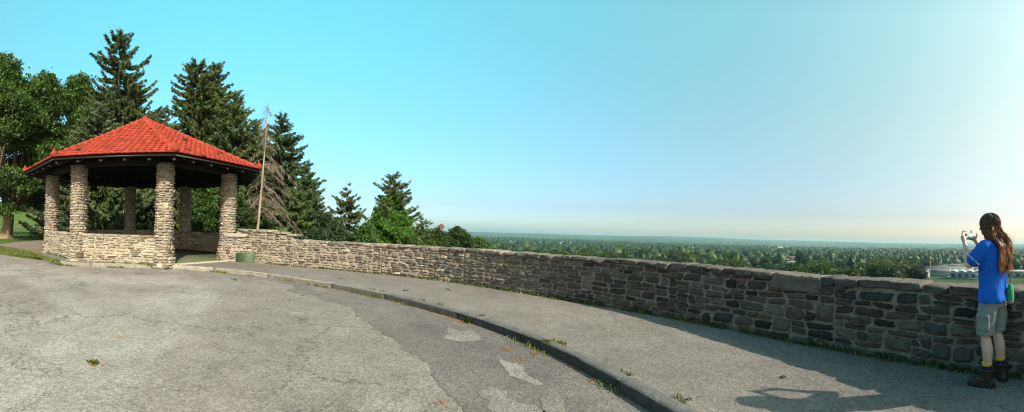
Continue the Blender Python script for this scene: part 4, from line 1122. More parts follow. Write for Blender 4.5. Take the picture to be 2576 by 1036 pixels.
for (px, py, w, lab, ro, wl, ch) in [(1884, 668, 10, 'cream house with a hipped grey roof just above the wall coping', M_roofg, M_wallw, True), (1912, 669, 17, 'grey roofed house beside the cream house above the coping', M_roofg, M_brick, True), (1976, 662, 12, 'brick house near the playing field', M_roofg, M_brick, True),
        (1990, 672, 12, 'white roofed house under the playing field', M_roofw, M_wallw, False), (2100, 664, 12, 'small white house half hidden by a dark tree', M_roofw, M_wallw, False), (2119, 652, 18, 'white flat building among trees in the middle of the valley', M_roofw, M_wallw, False),
        (2078, 633, 34, 'red barn far off in a clearing', M_roofb, plain('red_barn', (.42, .10, .07), bstr=0), False), (2322, 704, 9, 'white gabled house nearest the wall, left of the warehouse', M_roofg, M_wallw, True), (2362, 664, 16, 'pale house between tree crowns right of the middle of the valley', M_roofg, M_wallw, False),
        (2250, 640, 22, 'small white building far off among the trees', M_roofw, M_wallw, False), (2180, 628, 40, 'pale farm building in a distant clearing', M_roofw, M_wallw, False), (1962, 624, 60, 'orange tan distant factory in a clearing', M_roofb, M_roofb, False), (1836, 614, 90, 'long white distant hall on the plain', M_roofw, M_roofw, False)]:
    building('house' if w < 20 else 'farm_building', px, py, w, w*.75, 5.5, lab, 'house' if w < 20 else 'building', roof=ro, wall=wl, chimney=ch, win=3 if w < 20 else 0, ang=R_h.uniform(-.5, .5), pitch=.6 if w < 20 else .2)
for i in range(22):
    px = R_h.uniform(1275, 1450); py = 608+R_h.uniform(-3, 7)
    building('village_house', px, py, R_h.uniform(10, 18), 9, 5.5, 'tiny white house in the far village seen over the forest', 'house', roof=M_roofg if i % 3 else M_roofw, ang=R_h.uniform(-.8, .8), pitch=.7, group='white houses of the far village')
p, d = vhit(1978, 611)
root = empty('water_tower', p, label='tiny pale water tower on the horizon', cat='water tower')
mb = MB(); tube(mb, [(0, 0, 0), (0, 0, 30)], [2, 2], 8); mb.build('stem', M_wallw, root); mb = MB(); superbox(mb, (0, 0, 34), (8, 8, 6), 2.4, 7); mb.build('tank', M_wallw, root)

# fields and yards as thin sheets following the ground
def sheet(name, pix, mat, lift=.5):
    P = [vhit(*q)[0] for q in pix]; mb = MB(); c = np.mean(P, 0)
    mb.add([[*p[:2], gz(*p[:2])+lift] for p in P], [tuple(range(len(P)))]); mb.build(name, mat, kind='structure')
    SHEETS.append(np.array([q[:2] for q in P]))
    return P
M_field = plain('playing_field', (.07, .13, .03), .95, .1, nscale=.01, bstr=0); M_yard = plain('yard', (.22, .21, .19), .9, nscale=.02, bstr=0); M_tan = plain('stubble', (.36, .28, .15), .95, .1, nscale=.005, bstr=0)
F1 = sheet('playing_field', [(1966, 662), (2003, 662), (2003, 654), (1966, 654)], M_field)
F2 = sheet('yard', [(2385, 700), (2460, 704), (2460, 694), (2380, 686)], M_yard)
F3 = sheet('field', [(1930, 627), (1990, 626), (1985, 622), (1935, 623)], M_tan, 9)
F4 = sheet('field', [(2060, 636), (2130, 636), (2125, 630), (2062, 631)], M_tan, 1)
CLEAR = [(F1, 0), (F2, 0), (F3, 0), (F4, 0)]

def ico():
    t = (1+5**.5)/2; v = np.array([(-1, t, 0), (1, t, 0), (-1, -t, 0), (1, -t, 0), (0, -1, t), (0, 1, t), (0, -1, -t), (0, 1, -t), (t, 0, -1), (t, 0, 1), (-t, 0, -1), (-t, 0, 1)], float); v /= np.linalg.norm(v[0])
    f = [(0, 11, 5), (0, 5, 1), (0, 1, 7), (0, 7, 10), (0, 10, 11), (1, 5, 9), (5, 11, 4), (11, 10, 2), (10, 7, 6), (7, 1, 8), (3, 9, 4), (3, 4, 2), (3, 2, 6), (3, 6, 8), (3, 8, 9), (4, 9, 5), (2, 4, 11), (6, 2, 10), (8, 6, 7), (9, 8, 1)]
    V = list(v); F = []; mid = {}
    def m(a, b):
        k = (min(a, b), max(a, b))
        if k not in mid: q = V[a]+V[b]; V.append(q/np.linalg.norm(q)); mid[k] = len(V)-1
        return mid[k]
    for a, b, c in f: ab, bc, ca = m(a, b), m(b, c), m(c, a); F += [(a, ab, ca), (b, bc, ab), (c, ca, bc), (ab, bc, ca)]
    return np.array(V), np.array(F)
IV, IF = ico()

def build_forest():
    rng = np.random.default_rng(2024); pts = []
    bl = np.array(BLD)
    d = 120.0
    while d < 3300:
        s = 12.5+d*.0055; n = int(2.25*d/s); az = R_(-16)+2.25*(np.arange(n)+rng.uniform(0, 1, n))/n
        dd = d+rng.uniform(-.5, .5, n)*s; pts.append(np.column_stack([np.sin(az)*dd, np.cos(az)*dd, dd, az])); d += s*.95
    P = np.concatenate(pts); px = 1288+FPX*P[:, 3]
    keep = np.ones(len(P), bool)
    for (x, y, bd, r, bpx, bpy_) in bl:
        near = np.hypot(P[:, 0]-x, P[:, 1]-y) < r+9
        keep &= ~near
    for poly in SHEETS:
        ins = np.zeros(len(P), bool); m = len(poly)
        for k in range(m):
            a, b = poly[k], poly[(k+1) % m]; cr = ((a[1] > P[:, 1]) != (b[1] > P[:, 1])) & (P[:, 0] < (b[0]-a[0])*(P[:, 1]-a[1])/(b[1]-a[1]+1e-9)+a[0]); ins ^= cr
        keep &= ~ins
    # natural openings
    op = np.array([noise.noise(Vector((x*.0035, y*.0035, 7))) for x, y in P[:, :2]]); keep &= ~((op > .38) & (P[:, 2] > 700) & (rng.random(len(P)) < .85))
    P = P[keep]; px = px[keep]; n = len(P)
    gzz = terrain_z(P[:, 0], P[:, 1]); grove = np.array([noise.noise(Vector((x*.006, y*.006, 2))) for x, y in P[:, :2]])
    H = (13.5+grove*10+rng.normal(size=n)*3.6).clip(6, 24); Rr = (7.0+rng.normal(size=n)*2.2+grove*3).clip(2.6, 13)*(1+P[:, 2]*.00012)
    px_top = HROW-(gzz+H-EYE)/P[:, 2]*FPX+np.interp(px, [1190, 1800, 2300, 2576], [585.6, 605, 614, 616.6])-HROW
    wy = np.interp(px, [1100, 1195, 1279, 1370, 1482, 1651, 1820, 1955, 2197, 2453, 2576, 2800], [617, 620, 627, 634, 642, 651, 662, 675, 694, 711, 718, 730])
    horz = np.interp(px, [1190, 1800, 2300, 2576], [585.6, 605, 614, 616.6]); vis = (px_top < wy-1) & ~((P[:, 2] < 800) & (px_top < horz+10+22*(P[:, 2] < 420))) & (px > 1150) & (px < 2860)
    P, px, gzz, H, Rr, grove = P[vis], px[vis], gzz[vis], H[vis], Rr[vis], grove[vis]; n = len(P); print('valley trees', n)
    ok = np.ones(n, bool); pt = px_top[vis]; rr_ = np.random.default_rng(3).random(n)
    for (x, y, bd, r, bpx, bpy_) in bl:
        a = np.abs((P[:, 3]-math.atan2(x, y))*bd) < r*.7+Rr*bd/P[:, 2]*.55
        ok &= ~(a & (P[:, 2] < bd) & (pt < bpy_-.5) & (rr_ < .93))
    P, px, gzz, H, Rr, grove = P[ok], px[ok], gzz[ok], H[ok], Rr[ok], grove[ok]; n = len(P)
    order = np.argsort(-Rr/P[:, 2]); first = order[:300]; rest = order[300:]
    # prototypes of individual trees
    protos = []
    kinds = [('valley_tree', 'leafy green tree crown among the wooded valley trees beyond the wall', 'leafy valley trees', (.038, .072, .018)), ('valley_tree', 'light yellow green tree crown standing out among the valley trees', 'light green valley trees', (.075, .115, .022)),
             ('valley_tree', 'dark green rounded tree crown among the valley trees', 'dark green valley trees', (.022, .048, .017)), ('valley_conifer', 'dark pointed conifer rising among the valley trees', 'pointed conifers in the valley', (.018, .038, .017))]
    for k, (nm, lab, grp, col) in enumerate(kinds):
        for j in range(3 if k < 3 else 2):
            r = np.random.default_rng(500+k*10+j); mb = MB()
            if k < 3:
                lb = [((0, 0, .62), (.34, .34, .34))]
                for _ in range(9): a = r.uniform(0, 6.28); q = r.uniform(.2, .36); lb.append(((math.cos(a)*q, math.sin(a)*q, r.uniform(.32, .84)), (r.uniform(.12, .2),)*3))
                for (c, rd) in lb:
                    m = int(900*rd[0]*3.2*rd[0]*3.2); dd = r.normal(size=(m, 3)); dd /= np.linalg.norm(dd, axis=1)[:, None]; C = np.array(c)+dd*np.array(rd)*r.uniform(.7, 1.04, (m, 1)); C = C[C[:, 2] > .12]
                    V, F = quads(C, .043*r.uniform(.6, 1.5, len(C)), r, .8); mb.add(V, F, leafcol(len(C), np.array(col)*r.uniform(.65, 1.0), r))
                core = IV*(1+r.normal(size=(42, 1))*.1); mb.add(core*[.28, .28, .3]+[0, 0, .56], IF, np.array(col)*.6)
                tube(mb, [(0, 0, -.05), (0, 0, .5)], [.03, .015], 6, (.1, .08, .06))
            else:
                m = 900; z = r.uniform(.08, 1, m)**.8; rr_ = (1-z)*.24*r.uniform(.5, 1.05, m)+.01; a = r.uniform(0, 6.28, m); C = np.column_stack([np.cos(a)*rr_, np.sin(a)*rr_, z])
                V, F = quads(C, .06, r, .4, axis=np.column_stack([np.cos(a), np.sin(a), -.6*np.ones(m)])); mb.add(V, F, leafcol(m, col, r)); tube(mb, [(0, 0, -.05), (0, 0, .95)], [.02, .004], 5, (.1, .08, .06))
            protos.append((k, mb.mesh(nm))); protos[-1][1].materials.append(M_leaf)
    byk = {k: [m for kk, m in protos if kk == k] for k in range(4)}
    for i in first:
        k = int(rng.choice([0, 0, 0, 0, 1, 2, 2, 0, 2, 0, 3], 1)[0]) if P[i, 2] > 0 else 0
        if k == 3 and P[i, 2] < 330: k = 2
        nm, lab, grp, _ = kinds[k]; o = bpy.data.objects.new(nm, byk[k][rng.integers(len(byk[k]))]); COL.objects.link(o)
        h = H[i]*(1.15 if k == 3 else 1); w = Rr[i]/.45*(.8 if k == 3 else 1)
        o.location = (P[i, 0], P[i, 1], gzz[i]-.3); o.scale = (w, w, h); o.rotation_euler = (0, 0, rng.uniform(0, 6.28)); tag(o, lab, 'tree', grp)
    # the rest of the wood as one mass
    mb = MB(); m = len(rest); idx = rest
    J = 1+rng.normal(size=(m, 42, 1))*.2
    base = np.where(rng.random((m, 1)) < .12, np.array([[.06, .10, .026]]), np.where(rng.random((m, 1)) < .4, np.array([[.024, .05, .018]]), np.array([[.030, .062, .024]])))
    base = base*(1+rng.normal(size=(m, 1))*.18).clip(.5, 1.5)
    V = IV[None]*J*np.stack([Rr[idx]*.95, Rr[idx]*.95, H[idx]*.48], -1)[:, None]; V[:, :, 2] += (gzz[idx]+H[idx]*.55)[:, None]; V[:, :, 0] += P[idx, 0][:, None]; V[:, :, 1] += P[idx, 1][:, None]
    F = (IF[None]+np.arange(m)[:, None, None]*42).reshape(-1, 3)
    C = np.repeat(base[:, None], 42, 1)*(1+rng.normal(size=(m, 42, 1))*.22).clip(.4, 1.7); mb.add(V.reshape(-1, 3), F, C.reshape(-1, 3))
    nr = idx[P[idx, 2] < 1700]; bn = base[P[idx, 2] < 1700]
    q = 70; dd = rng.normal(size=(len(nr), q, 3)); dd /= np.linalg.norm(dd, axis=2, keepdims=True)
    C = dd*np.stack([Rr[nr], Rr[nr], H[nr]*.5], -1)[:, None]*rng.uniform(.9, 1.12, (len(nr), q, 1)); C[..., 2] += (gzz[nr]+H[nr]*.56)[:, None]; C[..., 0] += P[nr, 0][:, None]; C[..., 1] += P[nr, 1][:, None]
    V, F = quads(C.reshape(-1, 3), 1.7*rng.uniform(.6, 1.4, len(nr)*q), rng, .8); cc = np.repeat(bn, q, 0)*(1+rng.normal(size=(len(nr)*q, 1))*.3).clip(.4, 1.9); mb.add(V, F, np.repeat(cc, 4, 0))
    # hedgerows, copses and wooded ridges farther out
    nf = 15000; dF = np.sqrt(rng.uniform(3200**2, 13800**2, nf)); aF = rng.uniform(R_(-16), R_(112), nf); xF, yF = np.sin(aF)*dF, np.cos(aF)*dF
    kp = np.array([noise.noise(Vector((x*.0009, y*.0009, 11)))+.5*noise.noise(Vector((x*.003, y*.003, 4))) for x, y in zip(xF, yF)]) > -.12; dF, xF, yF = dF[kp], xF[kp], yF[kp]; nf = len(dF)
    rF = dF*.0022*rng.uniform(.5, 1.5, nf)+4; hF = rng.uniform(7, 15, nf)+sm(9000, 13000, dF)*8; zF = terrain_z(xF, yF)
    V = IV[None]*(1+rng.normal(size=(nf, 42, 1))*.22)*np.stack([rF, rF, hF*.7], -1)[:, None]; V[:, :, 0] += xF[:, None]; V[:, :, 1] += yF[:, None]; V[:, :, 2] += (zF+hF*.5)[:, None]
    cF = np.array([.030, .066, .024])[None]*rng.uniform(.55, 1.5, (nf, 1)); mb.add(V.reshape(-1, 3), (IF[None]+np.arange(nf)[:, None, None]*42).reshape(-1, 3), np.repeat(cF, 42, 0))
    mb.build('forest', M_leaf, label='dense green woodland filling the valley to the horizon', cat='forest', kind='stuff')
build_forest()

# a few utility poles among the trees
for (px, py, h) in [(1963, 668, 13), (1966, 672, 12), (2228, 706, 12), (2206, 640, 16), (2340, 705, 14)]:
    p, d = vhit(px, py); mb = MB(); tube(mb, [(0, 0, 0), (0, 0, h)], [.22, .15], 6); box(mb, (0, 0, h-1), (1.2, .1, .1))
    o = mb.build('utility_pole', plain('pole_wood', (.33, .30, .27), bstr=0), label='thin utility pole rising between the valley trees', cat='utility pole', group='utility poles in the valley'); o.location = p

# haze
def haze():
    mb = MB(); X = 16500; box(mb, (0, 0, 0), (X, X, 1)); o = mb.build('haze', None, label='thin blue summer haze over the valley', cat='haze', kind='stuff') if False else None
    me = bpy.data.meshes.new('haze'); z0, z1 = -180, 122
    v = [(-X, -X, z0), (X, -X, z0), (X, X, z0), (-X, X, z0), (-X, -X, z1), (X, -X, z1), (X, X, z1), (-X, X, z1)]
    me.from_pydata(v, [], [(0, 3, 2, 1), (4, 5, 6, 7), (0, 1, 5, 4), (1, 2, 6, 5), (2, 3, 7, 6), (3, 0, 4, 7)])
    o = bpy.data.objects.new('haze', me); COL.objects.link(o); tag(o, 'thin blue summer haze over the valley', 'haze', kind='stuff')
    m = bpy.data.materials.new('haze'); m.use_nodes = True; nt = m.node_tree; nt.nodes.remove(nt.nodes['Principled BSDF'])
    pv = nt.nodes.new('ShaderNodeVolumePrincipled'); pv.inputs['Color'].default_value = (.45, .68, .76, 1); pv.inputs['Density'].default_value = HAZE; pv.inputs['Anisotropy'].default_value = .2
    nt.links.new(pv.outputs[0], nt.nodes['Material Output'].inputs['Volume']); me.materials.append(m)
HAZE = 8.5e-5
haze()
# ================================================================ person photographing the view
def loft(mb, rings, n=20, col=(1, 1, 1), e=2.2):
    V = []; a = np.arange(n)*2*PI/n
    for (x, y, z, rx, ry) in rings:
        cs, sn = np.cos(a), np.sin(a); k = (np.abs(cs)**e+np.abs(sn)**e)**(-1/e); V.append(np.column_stack([x+cs*k*rx, y+sn*k*ry, np.full(n, z)]))
    m = len(rings); V = np.concatenate(V); i = np.arange(m-1); j = np.arange(n); I, J = np.meshgrid(i, j, indexing='ij'); J2 = (J+1) % n
    mb.add(V, np.stack([I*n+J, I*n+J2, (I+1)*n+J2, (I+1)*n+J], -1).reshape(-1, 4), col)
    b = mb.n-len(V); mb.f.append(np.array([list(range(n-1, -1, -1))])+b); mb.m.append(np.array([0])); mb.f.append(np.array([list(range(n))])+b+(m-1)*n); mb.m.append(np.array([0]))

def interp_rings(R, k=4):
    R = np.array(R, float); t = np.arange(len(R)); tt = np.linspace(0, len(R)-1, (len(R)-1)*k+1)
    out = []
    for q in tt:
        i = min(int(q), len(R)-2); f = q-i; p0 = R[max(i-1, 0)]; p1 = R[i]; p2 = R[i+1]; p3 = R[min(i+2, len(R)-1)]
        out.append(.5*((2*p1)+(-p0+p2)*f+(2*p0-5*p1+4*p2-p3)*f*f+(-p0+3*p1-3*p2+p3)*f**3))
    return out

def fused(mb, name, voxel, mat, parent, disp=None, smooth_it=4):
    """weld the overlapping pieces into one continuous skin"""
    me = mb.mesh('tmp'); o = bpy.data.objects.new('tmp', me); COL.objects.link(o)
    r = o.modifiers.new('r', 'REMESH'); r.mode = 'VOXEL'; r.voxel_size = voxel; r.use_smooth_shade = True
    s = o.modifiers.new('s', 'SMOOTH'); s.factor = .5; s.iterations = smooth_it
    dg = bpy.context.evaluated_depsgraph_get(); new = bpy.data.meshes.new_from_object(o.evaluated_get(dg)); bpy.data.objects.remove(o)
    new.name = name
    if disp:
        n = len(new.vertices); co = np.empty(n*3); no = np.empty(n*3); new.vertices.foreach_get('co', co); new.vertices.foreach_get('normal', no)
        co = co.reshape(-1, 3); no = no.reshape(-1, 3); co += no*disp(co)[:, None]; new.vertices.foreach_set('co', co.ravel())
    new.materials.clear(); new.materials.append(mat); new.polygons.foreach_set('use_smooth', np.ones(len(new.polygons), bool)); new.update()
    q = bpy.data.objects.new(name, new); COL.objects.link(q); q.parent = parent; return q

def chain(mb, pts, rad, n=10, k=4):
    R = [(*p, r) for p, r in zip(pts, rad)]; Q = np.array(interp_rings(R, k)); t0 = (Q[0, :3]-Q[1, :3]); t1 = (Q[-1, :3]-Q[-2, :3])
    # rounded ends
    e0 = np.array([*(Q[0, :3]+t0/np.linalg.norm(t0)*Q[0, 3]*.7), Q[0, 3]*.5]); e1 = np.array([*(Q[-1, :3]+t1/np.linalg.norm(t1)*Q[-1, 3]*.7), Q[-1, 3]*.5])
    Q = np.vstack([e0, Q, e1]); tube(mb, Q[:, :3], Q[:, 3], n)

def build_person():
    p0 = at(2497, 961); f = np.array([.30, .954]); yaw = math.atan2(f[1], f[0])
    root = empty('person', (p0[0], p0[1], 0), yaw, label='person with long brown hair, blue shirt and grey shorts photographing the view', cat='person')
    skin, nt, b = new_mat('skin'); b.inputs['Base Color'].default_value = (.60, .39, .30, 1); b.inputs['Roughness'].default_value = .5
    b.inputs['Subsurface Weight'].default_value = .12; b.inputs['Subsurface Radius'].default_value = (.02, .008, .005); co = objco(nt); bump(nt, b, noise_n(nt, co, 120, 3, .6), .1, .002)
    c = ramp(nt, noise_n(nt, co, 14, 4, .6), [(.3, (.58, .33, .235)), (.7, (.68, .42, .315))]); nt.links.new(c, b.inputs['Base Color'])
    # ---- body
    B = MB(); hx = .055
    loft(B, interp_rings([(0, 0, .84, .10, .13), (0, 0, .95, .11, .155), (0, 0, 1.06, .095, .135), (0, 0, 1.2, .105, .15), (0, 0, 1.34, .11, .17), (0, 0, 1.43, .09, .15), (.005, 0, 1.48, .06, .08), (.02, 0, 1.53, .052, .055), (hx-.015, 0, 1.58, .055, .055)], 3))
    # head: skull, jaw, nose, ears
    def ball(c, r, e=2.0): superbox(B, c, r, e, 12)
    ball((hx-.01, 0, 1.675), (.093, .075, .093)); ball((hx+.02, 0, 1.615), (.068, .056, .062)); ball((hx+.06, 0, 1.575), (.024, .028, .02))
    chain(B, [(hx+.082, 0, 1.665), (hx+.098, 0, 1.64), (hx+.108, 0, 1.62)], [.008, .011, .014]); ball((hx+.083, 0, 1.592), (.012, .024, .006)); ball((hx+.08, 0, 1.578), (.011, .02, .006)); ball((hx+.077, 0, 1.687), (.014, .045, .01))
    for s in (-1, 1): ball((hx-.01, s*.077, 1.64), (.018, .008, .03)); ball((hx+.05, s*.035, 1.625), (.03, .022, .022))
    # arms
    ph = np.array([.315, -.005, 1.545])      # phone centre
    LS, LE, LW = (0, .185, 1.425), (.155, .235, 1.235), (.285, .125, 1.475)
    RS, RE, RW = (0, -.185, 1.425), (.17, -.215, 1.25), (.285, -.125, 1.47)
    for S, E_, W in ((LS, LE, LW), (RS, RE, RW)):
        S, E_, W = map(np.array, (S, E_, W)); chain(B, [S+[0, -.05*np.sign(S[1]), .0], S, S*.5+E_*.5, E_], [.05, .054, .045, .037], 12); chain(B, [E_, E_*.68+W*.32, E_*.3+W*.7, W], [.037, .040, .030, .024], 12)
    # hands
    for sg, W in ((1, np.array(LW)), (-1, np.array(RW))):
        palm = np.array([.322, sg*.104, 1.535]); chain(B, [W, W*.5+palm*.5, palm], [.023, .026, .030], 10)
        kn = [np.array([.335, sg*.098, 1.535+q]) for q in (.034, .013, -.008, -.027)]
        for k_ in kn: chain(B, [palm*.7+W*.3, k_], [.014, .012], 8)
        ln = [.068, .074, .068, .054]
        for i, (k_, L) in enumerate(zip(kn, ln)):
            if i == 0 and sg == 1: pts = [k_, k_+[-.004, -.006, .028], k_+[-.014, -.03, .036], k_+[-.020, -.05, .030]]
            elif i == 0: pts = [k_, k_+[.004, .016, .03], k_+[-.01, .035, .044], k_+[-.022, .048, .040]]
            else: pts = [k_, k_+[.010, -sg*L*.33, .004], k_+[.006, -sg*L*.68, .006], k_+[-.006, -sg*L*.98, .004]]
            chain(B, pts, [.0098, .0092, .0085, .007], 8)
        th = palm+[-.018, 0, -.018]
        if sg == 1: pts = [W*.3+palm*.7, th+[-.010, -.004, .0], th+[-.016, -.02, .012], th+[-.012, -.042, .02]]
        else: pts = [W*.3+palm*.7, th+[-.016, .0, .012], th+[-.028, -.004, .042], th+[-.030, .002, .066]]
        chain(B, pts, [.015, .013, .0105, .008], 8)
    # legs
    LH, LK, LA = np.array([.0, .09, .9]), np.array([.02, .115, .50]), np.array([-.015, .125, .10]); RH, RK, RA = np.array([.0, -.09, .9]), np.array([.005, -.10, .50]), np.array([-.05, -.115, .10])
    for H_, K_, A_ in ((LH, LK, LA), (RH, RK, RA)):
        chain(B, [H_, H_*.5+K_*.5, K_+[0, 0, .04], K_], [.085, .075, .058, .053], 14); chain(B, [K_, K_*.68+A_*.32+[-.014, 0, 0], K_*.35+A_*.65+[-.006, 0, 0], A_*.94+K_*.06, A_], [.052, .060, .046, .036, .036], 14)
        chain(B, [A_, A_+[.005, 0, -.03], A_+[.01, 0, -.055]], [.036, .034, .03], 10)
    body = fused(B, 'body', .0055, skin, root, smooth_it=3)
    for s in (-1, 1):
        m = MB(); superbox(m, (hx+.074, s*.032, 1.655), (.011, .0125, .008), 2, 7); m.build('eye', plain('eye', (.5, .46, .42), .3), body, smooth=True)
    # ---- clothes
    def cloth(name, col, n=70, amt=.12):
        m, nt, b = new_mat(name); co = objco(nt); c = ramp(nt, noise_n(nt, co, 9, 4, .6), [(.3, tuple(q*(1-amt) for q in col)), (.7, tuple(q*(1+amt) for q in col))]); nt.links.new(c, b.inputs['Base Color']); b.inputs['Roughness'].default_value = .85
        b.inputs['Specular IOR Level'].default_value = .15; bump(nt, b, noise_n(nt, co, n, 5, .7), .35, .004); return m
    blue = cloth('blue_cotton', (.010, .11, .52)); grey = cloth('grey_twill', (.20, .222, .208))
    S = MB()
    loft(S, interp_rings([(-.005, 0, .855, .140, .192), (-.005, 0, .90, .138, .190), (0, 0, 1.02, .128, .178), (0, 0, 1.15, .124, .176), (0, 0, 1.28, .130, .188), (0, 0, 1.38, .125, .200), (.0, 0, 1.44, .105, .170), (.005, 0, 1.485, .078, .11), (.012, 0, 1.515, .066, .072)], 4), 28, e=2.4)
    for s, E_ in ((1, LE), (-1, RE)):
        a = np.array([0, s*.17, 1.43]); e = np.array(E_); q = a+(e-a)*.74; d_ = e-a; chain(S, [a-[0, s*.07, .01], a, a*.5+q*.5, q], [.07, .075, .076, .082], 16)
    def fold(co):
        out = np.zeros(len(co))
        for i, p in enumerate(co):
            z = p[2]; g = .5+.5*min(1, max(0, (1.35-z)/.4))
            out[i] = g*(.016*noise.noise(Vector((p[0]*7+z*4, p[1]*9-z*3, z*2.6)))+.010*noise.noise(Vector((p[0]*16, p[1]*16+z*9, z*6))))
        return out
    fused(S, 'shirt', .009, blue, root, fold, 5)
    T = MB(); loft(T, interp_rings([(0, 0, .80, .118, .165), (0, 0, .88, .125, .175), (0, 0, .97, .112, .16)], 4), 24)
    for H_, K_ in ((LH, LK), (RH, RK)):
        s = np.sign(H_[1]); R = [(H_[0], H_[1]*.95, .88, .10, .09), (H_[0]*.6+K_[0]*.4, H_[1]*1.02, .76, .108, .095), (K_[0]*.8, K_[1]*.99, .62, .098, .090), (K_[0], K_[1], .525, .096, .090)]
        loft(T, interp_rings(R, 4), 20)
    superbox(T, (-.0, .196, .66), (.075, .020, .085), 6, 10, None, (1, 1, 1)); superbox(T, (-.0, .203, .725), (.078, .020, .022), 6, 8); superbox(T, (0, -.196, .66), (.07, .016, .085), 6, 10)
    fused(T, 'shorts', .007, grey, root, lambda co: np.array([.006*noise.noise(Vector((p[0]*10+p[2]*6, p[1]*12, p[2]*7)))+.003*noise.noise(Vector(p*28)) for p in co]), 2)
    sy = cloth('yellow_knit', (.66, .36, .075)); sn = cloth('navy_knit', (.012, .016, .045)); bt = plain('brown_leather', (.032, .022, .017), .55, .4, nscale=18, amt=.4, bstr=.4); so_ = plain('rubber_sole', (.02, .018, .016), .8)
    for (A_, K_, ry, s) in ((LA, LK, .25, 1), (RA, RK, -.55, -1)):
        up = (K_-A_)/np.linalg.norm(K_-A_)
        def ring(z): t = (z-A_[2])/(K_[2]-A_[2]); return A_*(1-t)+K_*t
        m = MB(); tube(m, [ring(.21), ring(.222), ring(.247), ring(.25)], [.053, .0555, .0565, .054], 16); y = m.build('sock_band', sy, root, smooth=True)
        m = MB(); tube(m, [ring(.12), ring(.16), ring(.212)], [.050, .051, .053], 16); m.build('sock', sn, root, smooth=True)
        br = empty('boot', (A_[0], A_[1], 0), ry); br.parent = root
        m = MB(); chain(m, [(0, 0, .155), (0, 0, .10), (.0, 0, .06)], [.058, .054, .052], 16)
        chain(m, [(-.03, 0, .05), (.05, 0, .062), (.12, 0, .048), (.185, 0, .042)], [.044, .050, .046, .036], 14); superbox(m, (.07, 0, .035), (.145, .048, .03), 3.2, 12)
        for q in range(5): tube(m, [(.055-.011*q, -.025, .085+.018*q), (.068-.011*q, 0, .092+.018*q), (.055-.011*q, .025, .085+.018*q)], [.006]*3, 6)
        tube(m, [(math.cos(t)*.057, math.sin(t)*.057, .168) for t in np.linspace(0, 2*PI, 17)], [.012]*17, 6)
        fused(m, 'upper', .006, bt, br, smooth_it=1)
        m = MB(); superbox(m, (.07, 0, .014), (.152, .053, .015), 3.5, 12); m.build('sole', so_, br, smooth=True)
    # ---- lettering on the sleeve
    cu = bpy.data.curves.new('sleeve_lettering', 'FONT'); cu.body = 'Zoo New York'; cu.size = .030; cu.extrude = .0008; cu.align_x = 'CENTER'
    lt0 = bpy.data.objects.new('tmp_text', cu); COL.objects.link(lt0); lme = bpy.data.meshes.new_from_object(lt0.evaluated_get(bpy.context.evaluated_depsgraph_get())); bpy.data.objects.remove(lt0)
    lme.materials.clear(); lme.materials.append(plain('white_print', (.8, .8, .8), bstr=0)); lt = bpy.data.objects.new('sleeve_lettering', lme); COL.objects.link(lt); lt.parent = root
    a = np.array([0, .17, 1.43]); e = np.array(LE); ax_ = (e-a)/np.linalg.norm(e-a); nr = np.array([-.40, .9, .1]); nr -= ax_*np.dot(nr, ax_); nr /= np.linalg.norm(nr); up = -ax_; rt = np.cross(up, nr)
    o_ = a+(e-a)*.66+nr*.089; lt.matrix_local = Matrix(((rt[0], up[0], nr[0], o_[0]), (rt[1], up[1], nr[1], o_[1]), (rt[2], up[2], nr[2], o_[2]), (0, 0, 0, 1)))
    # ---- hair
    rng = np.random.default_rng(9); hm = attr_mat('hair', .5, 30, .2, 60, 0, .002, .35, (1, 1, .2))
    hb = MB(); dark = np.array([.05, .021, .011])
    superbox(hb, (hx-.022, 0, 1.685), (.097, .088, .097), 2.1, 14, None, dark)
    loft(hb, interp_rings([(hx-.045, 0, 1.70, .075, .085), (hx-.06, 0, 1.60, .07, .095), (-.07, -.01, 1.50, .055, .115), (-.135, -.02, 1.40, .035, .115), (-.155, -.03, 1.28, .025, .09), (-.155, -.04, 1.20, .012, .05)], 4), 18, dark)
    for k in range(150):                     # locks; each lock is a bundle of fine wavy strands
        phi = PI+rng.uniform(-2.6, 2.6); el = rng.uniform(.35, 1.5)
        yend = math.sin(phi)*.125*rng.uniform(.3, 1.15)-.03; zend = rng.uniform(1.15, 1.40) if rng.random() < .8 else rng.uniform(1.36, 1.5); xb = -.085-.075*rng.random()-.02*(1-abs(math.sin(phi)))
        if math.cos(phi) > 0: xb = rng.uniform(-.08, .05); zend = rng.uniform(1.47, 1.55); yend = math.copysign(rng.uniform(.07, .11), math.sin(phi))
        ph_ = rng.uniform(0, 6.28); am = rng.uniform(.006, .017); fr = rng.uniform(20, 38); lum = rng.uniform(.5, 1.45)
        for q in range(20):
            dphi = phi+rng.normal()*.10; de = el+rng.normal()*.08; rs = rng.uniform(.100, .115); P = []
            c0 = np.array([hx-.02, 0, 1.685])
            for t in np.linspace(0, 1, 5):
                e_ = de*(1-t)-.25*t; P.append(c0+np.array([math.cos(dphi)*math.cos(e_)*rs*1.05, math.sin(dphi)*math.cos(e_)*rs*.98, math.sin(e_)*rs]))
            s0 = P[-1]; L = s0[2]-zend*(1+rng.normal()*.012); ox, oy = rng.normal(size=2)*.010; pj = ph_+rng.normal()*.35
            for t in np.linspace(.07, 1, 17):
                sh = float(sm(0, .95, t)); x = s0[0]*(1-sh)+(xb+ox)*sh; y = s0[1]*(1-sh)+(yend+oy)*sh; z = s0[2]-L*t
                if math.cos(phi) <= 0: x = min(x, -.045-.105*float(sm(1.56, 1.43, z)) if False else -.045-.105*(1-float(sm(1.43, 1.56, z)))+ox*.6)
                else: x = x if z > 1.5 else x-.0
                P.append(np.array([x+am*math.sin(fr*L*t+pj)*min(1, t*2), y+am*math.cos(fr*L*t*1.1+pj)*min(1, t*2), z]))
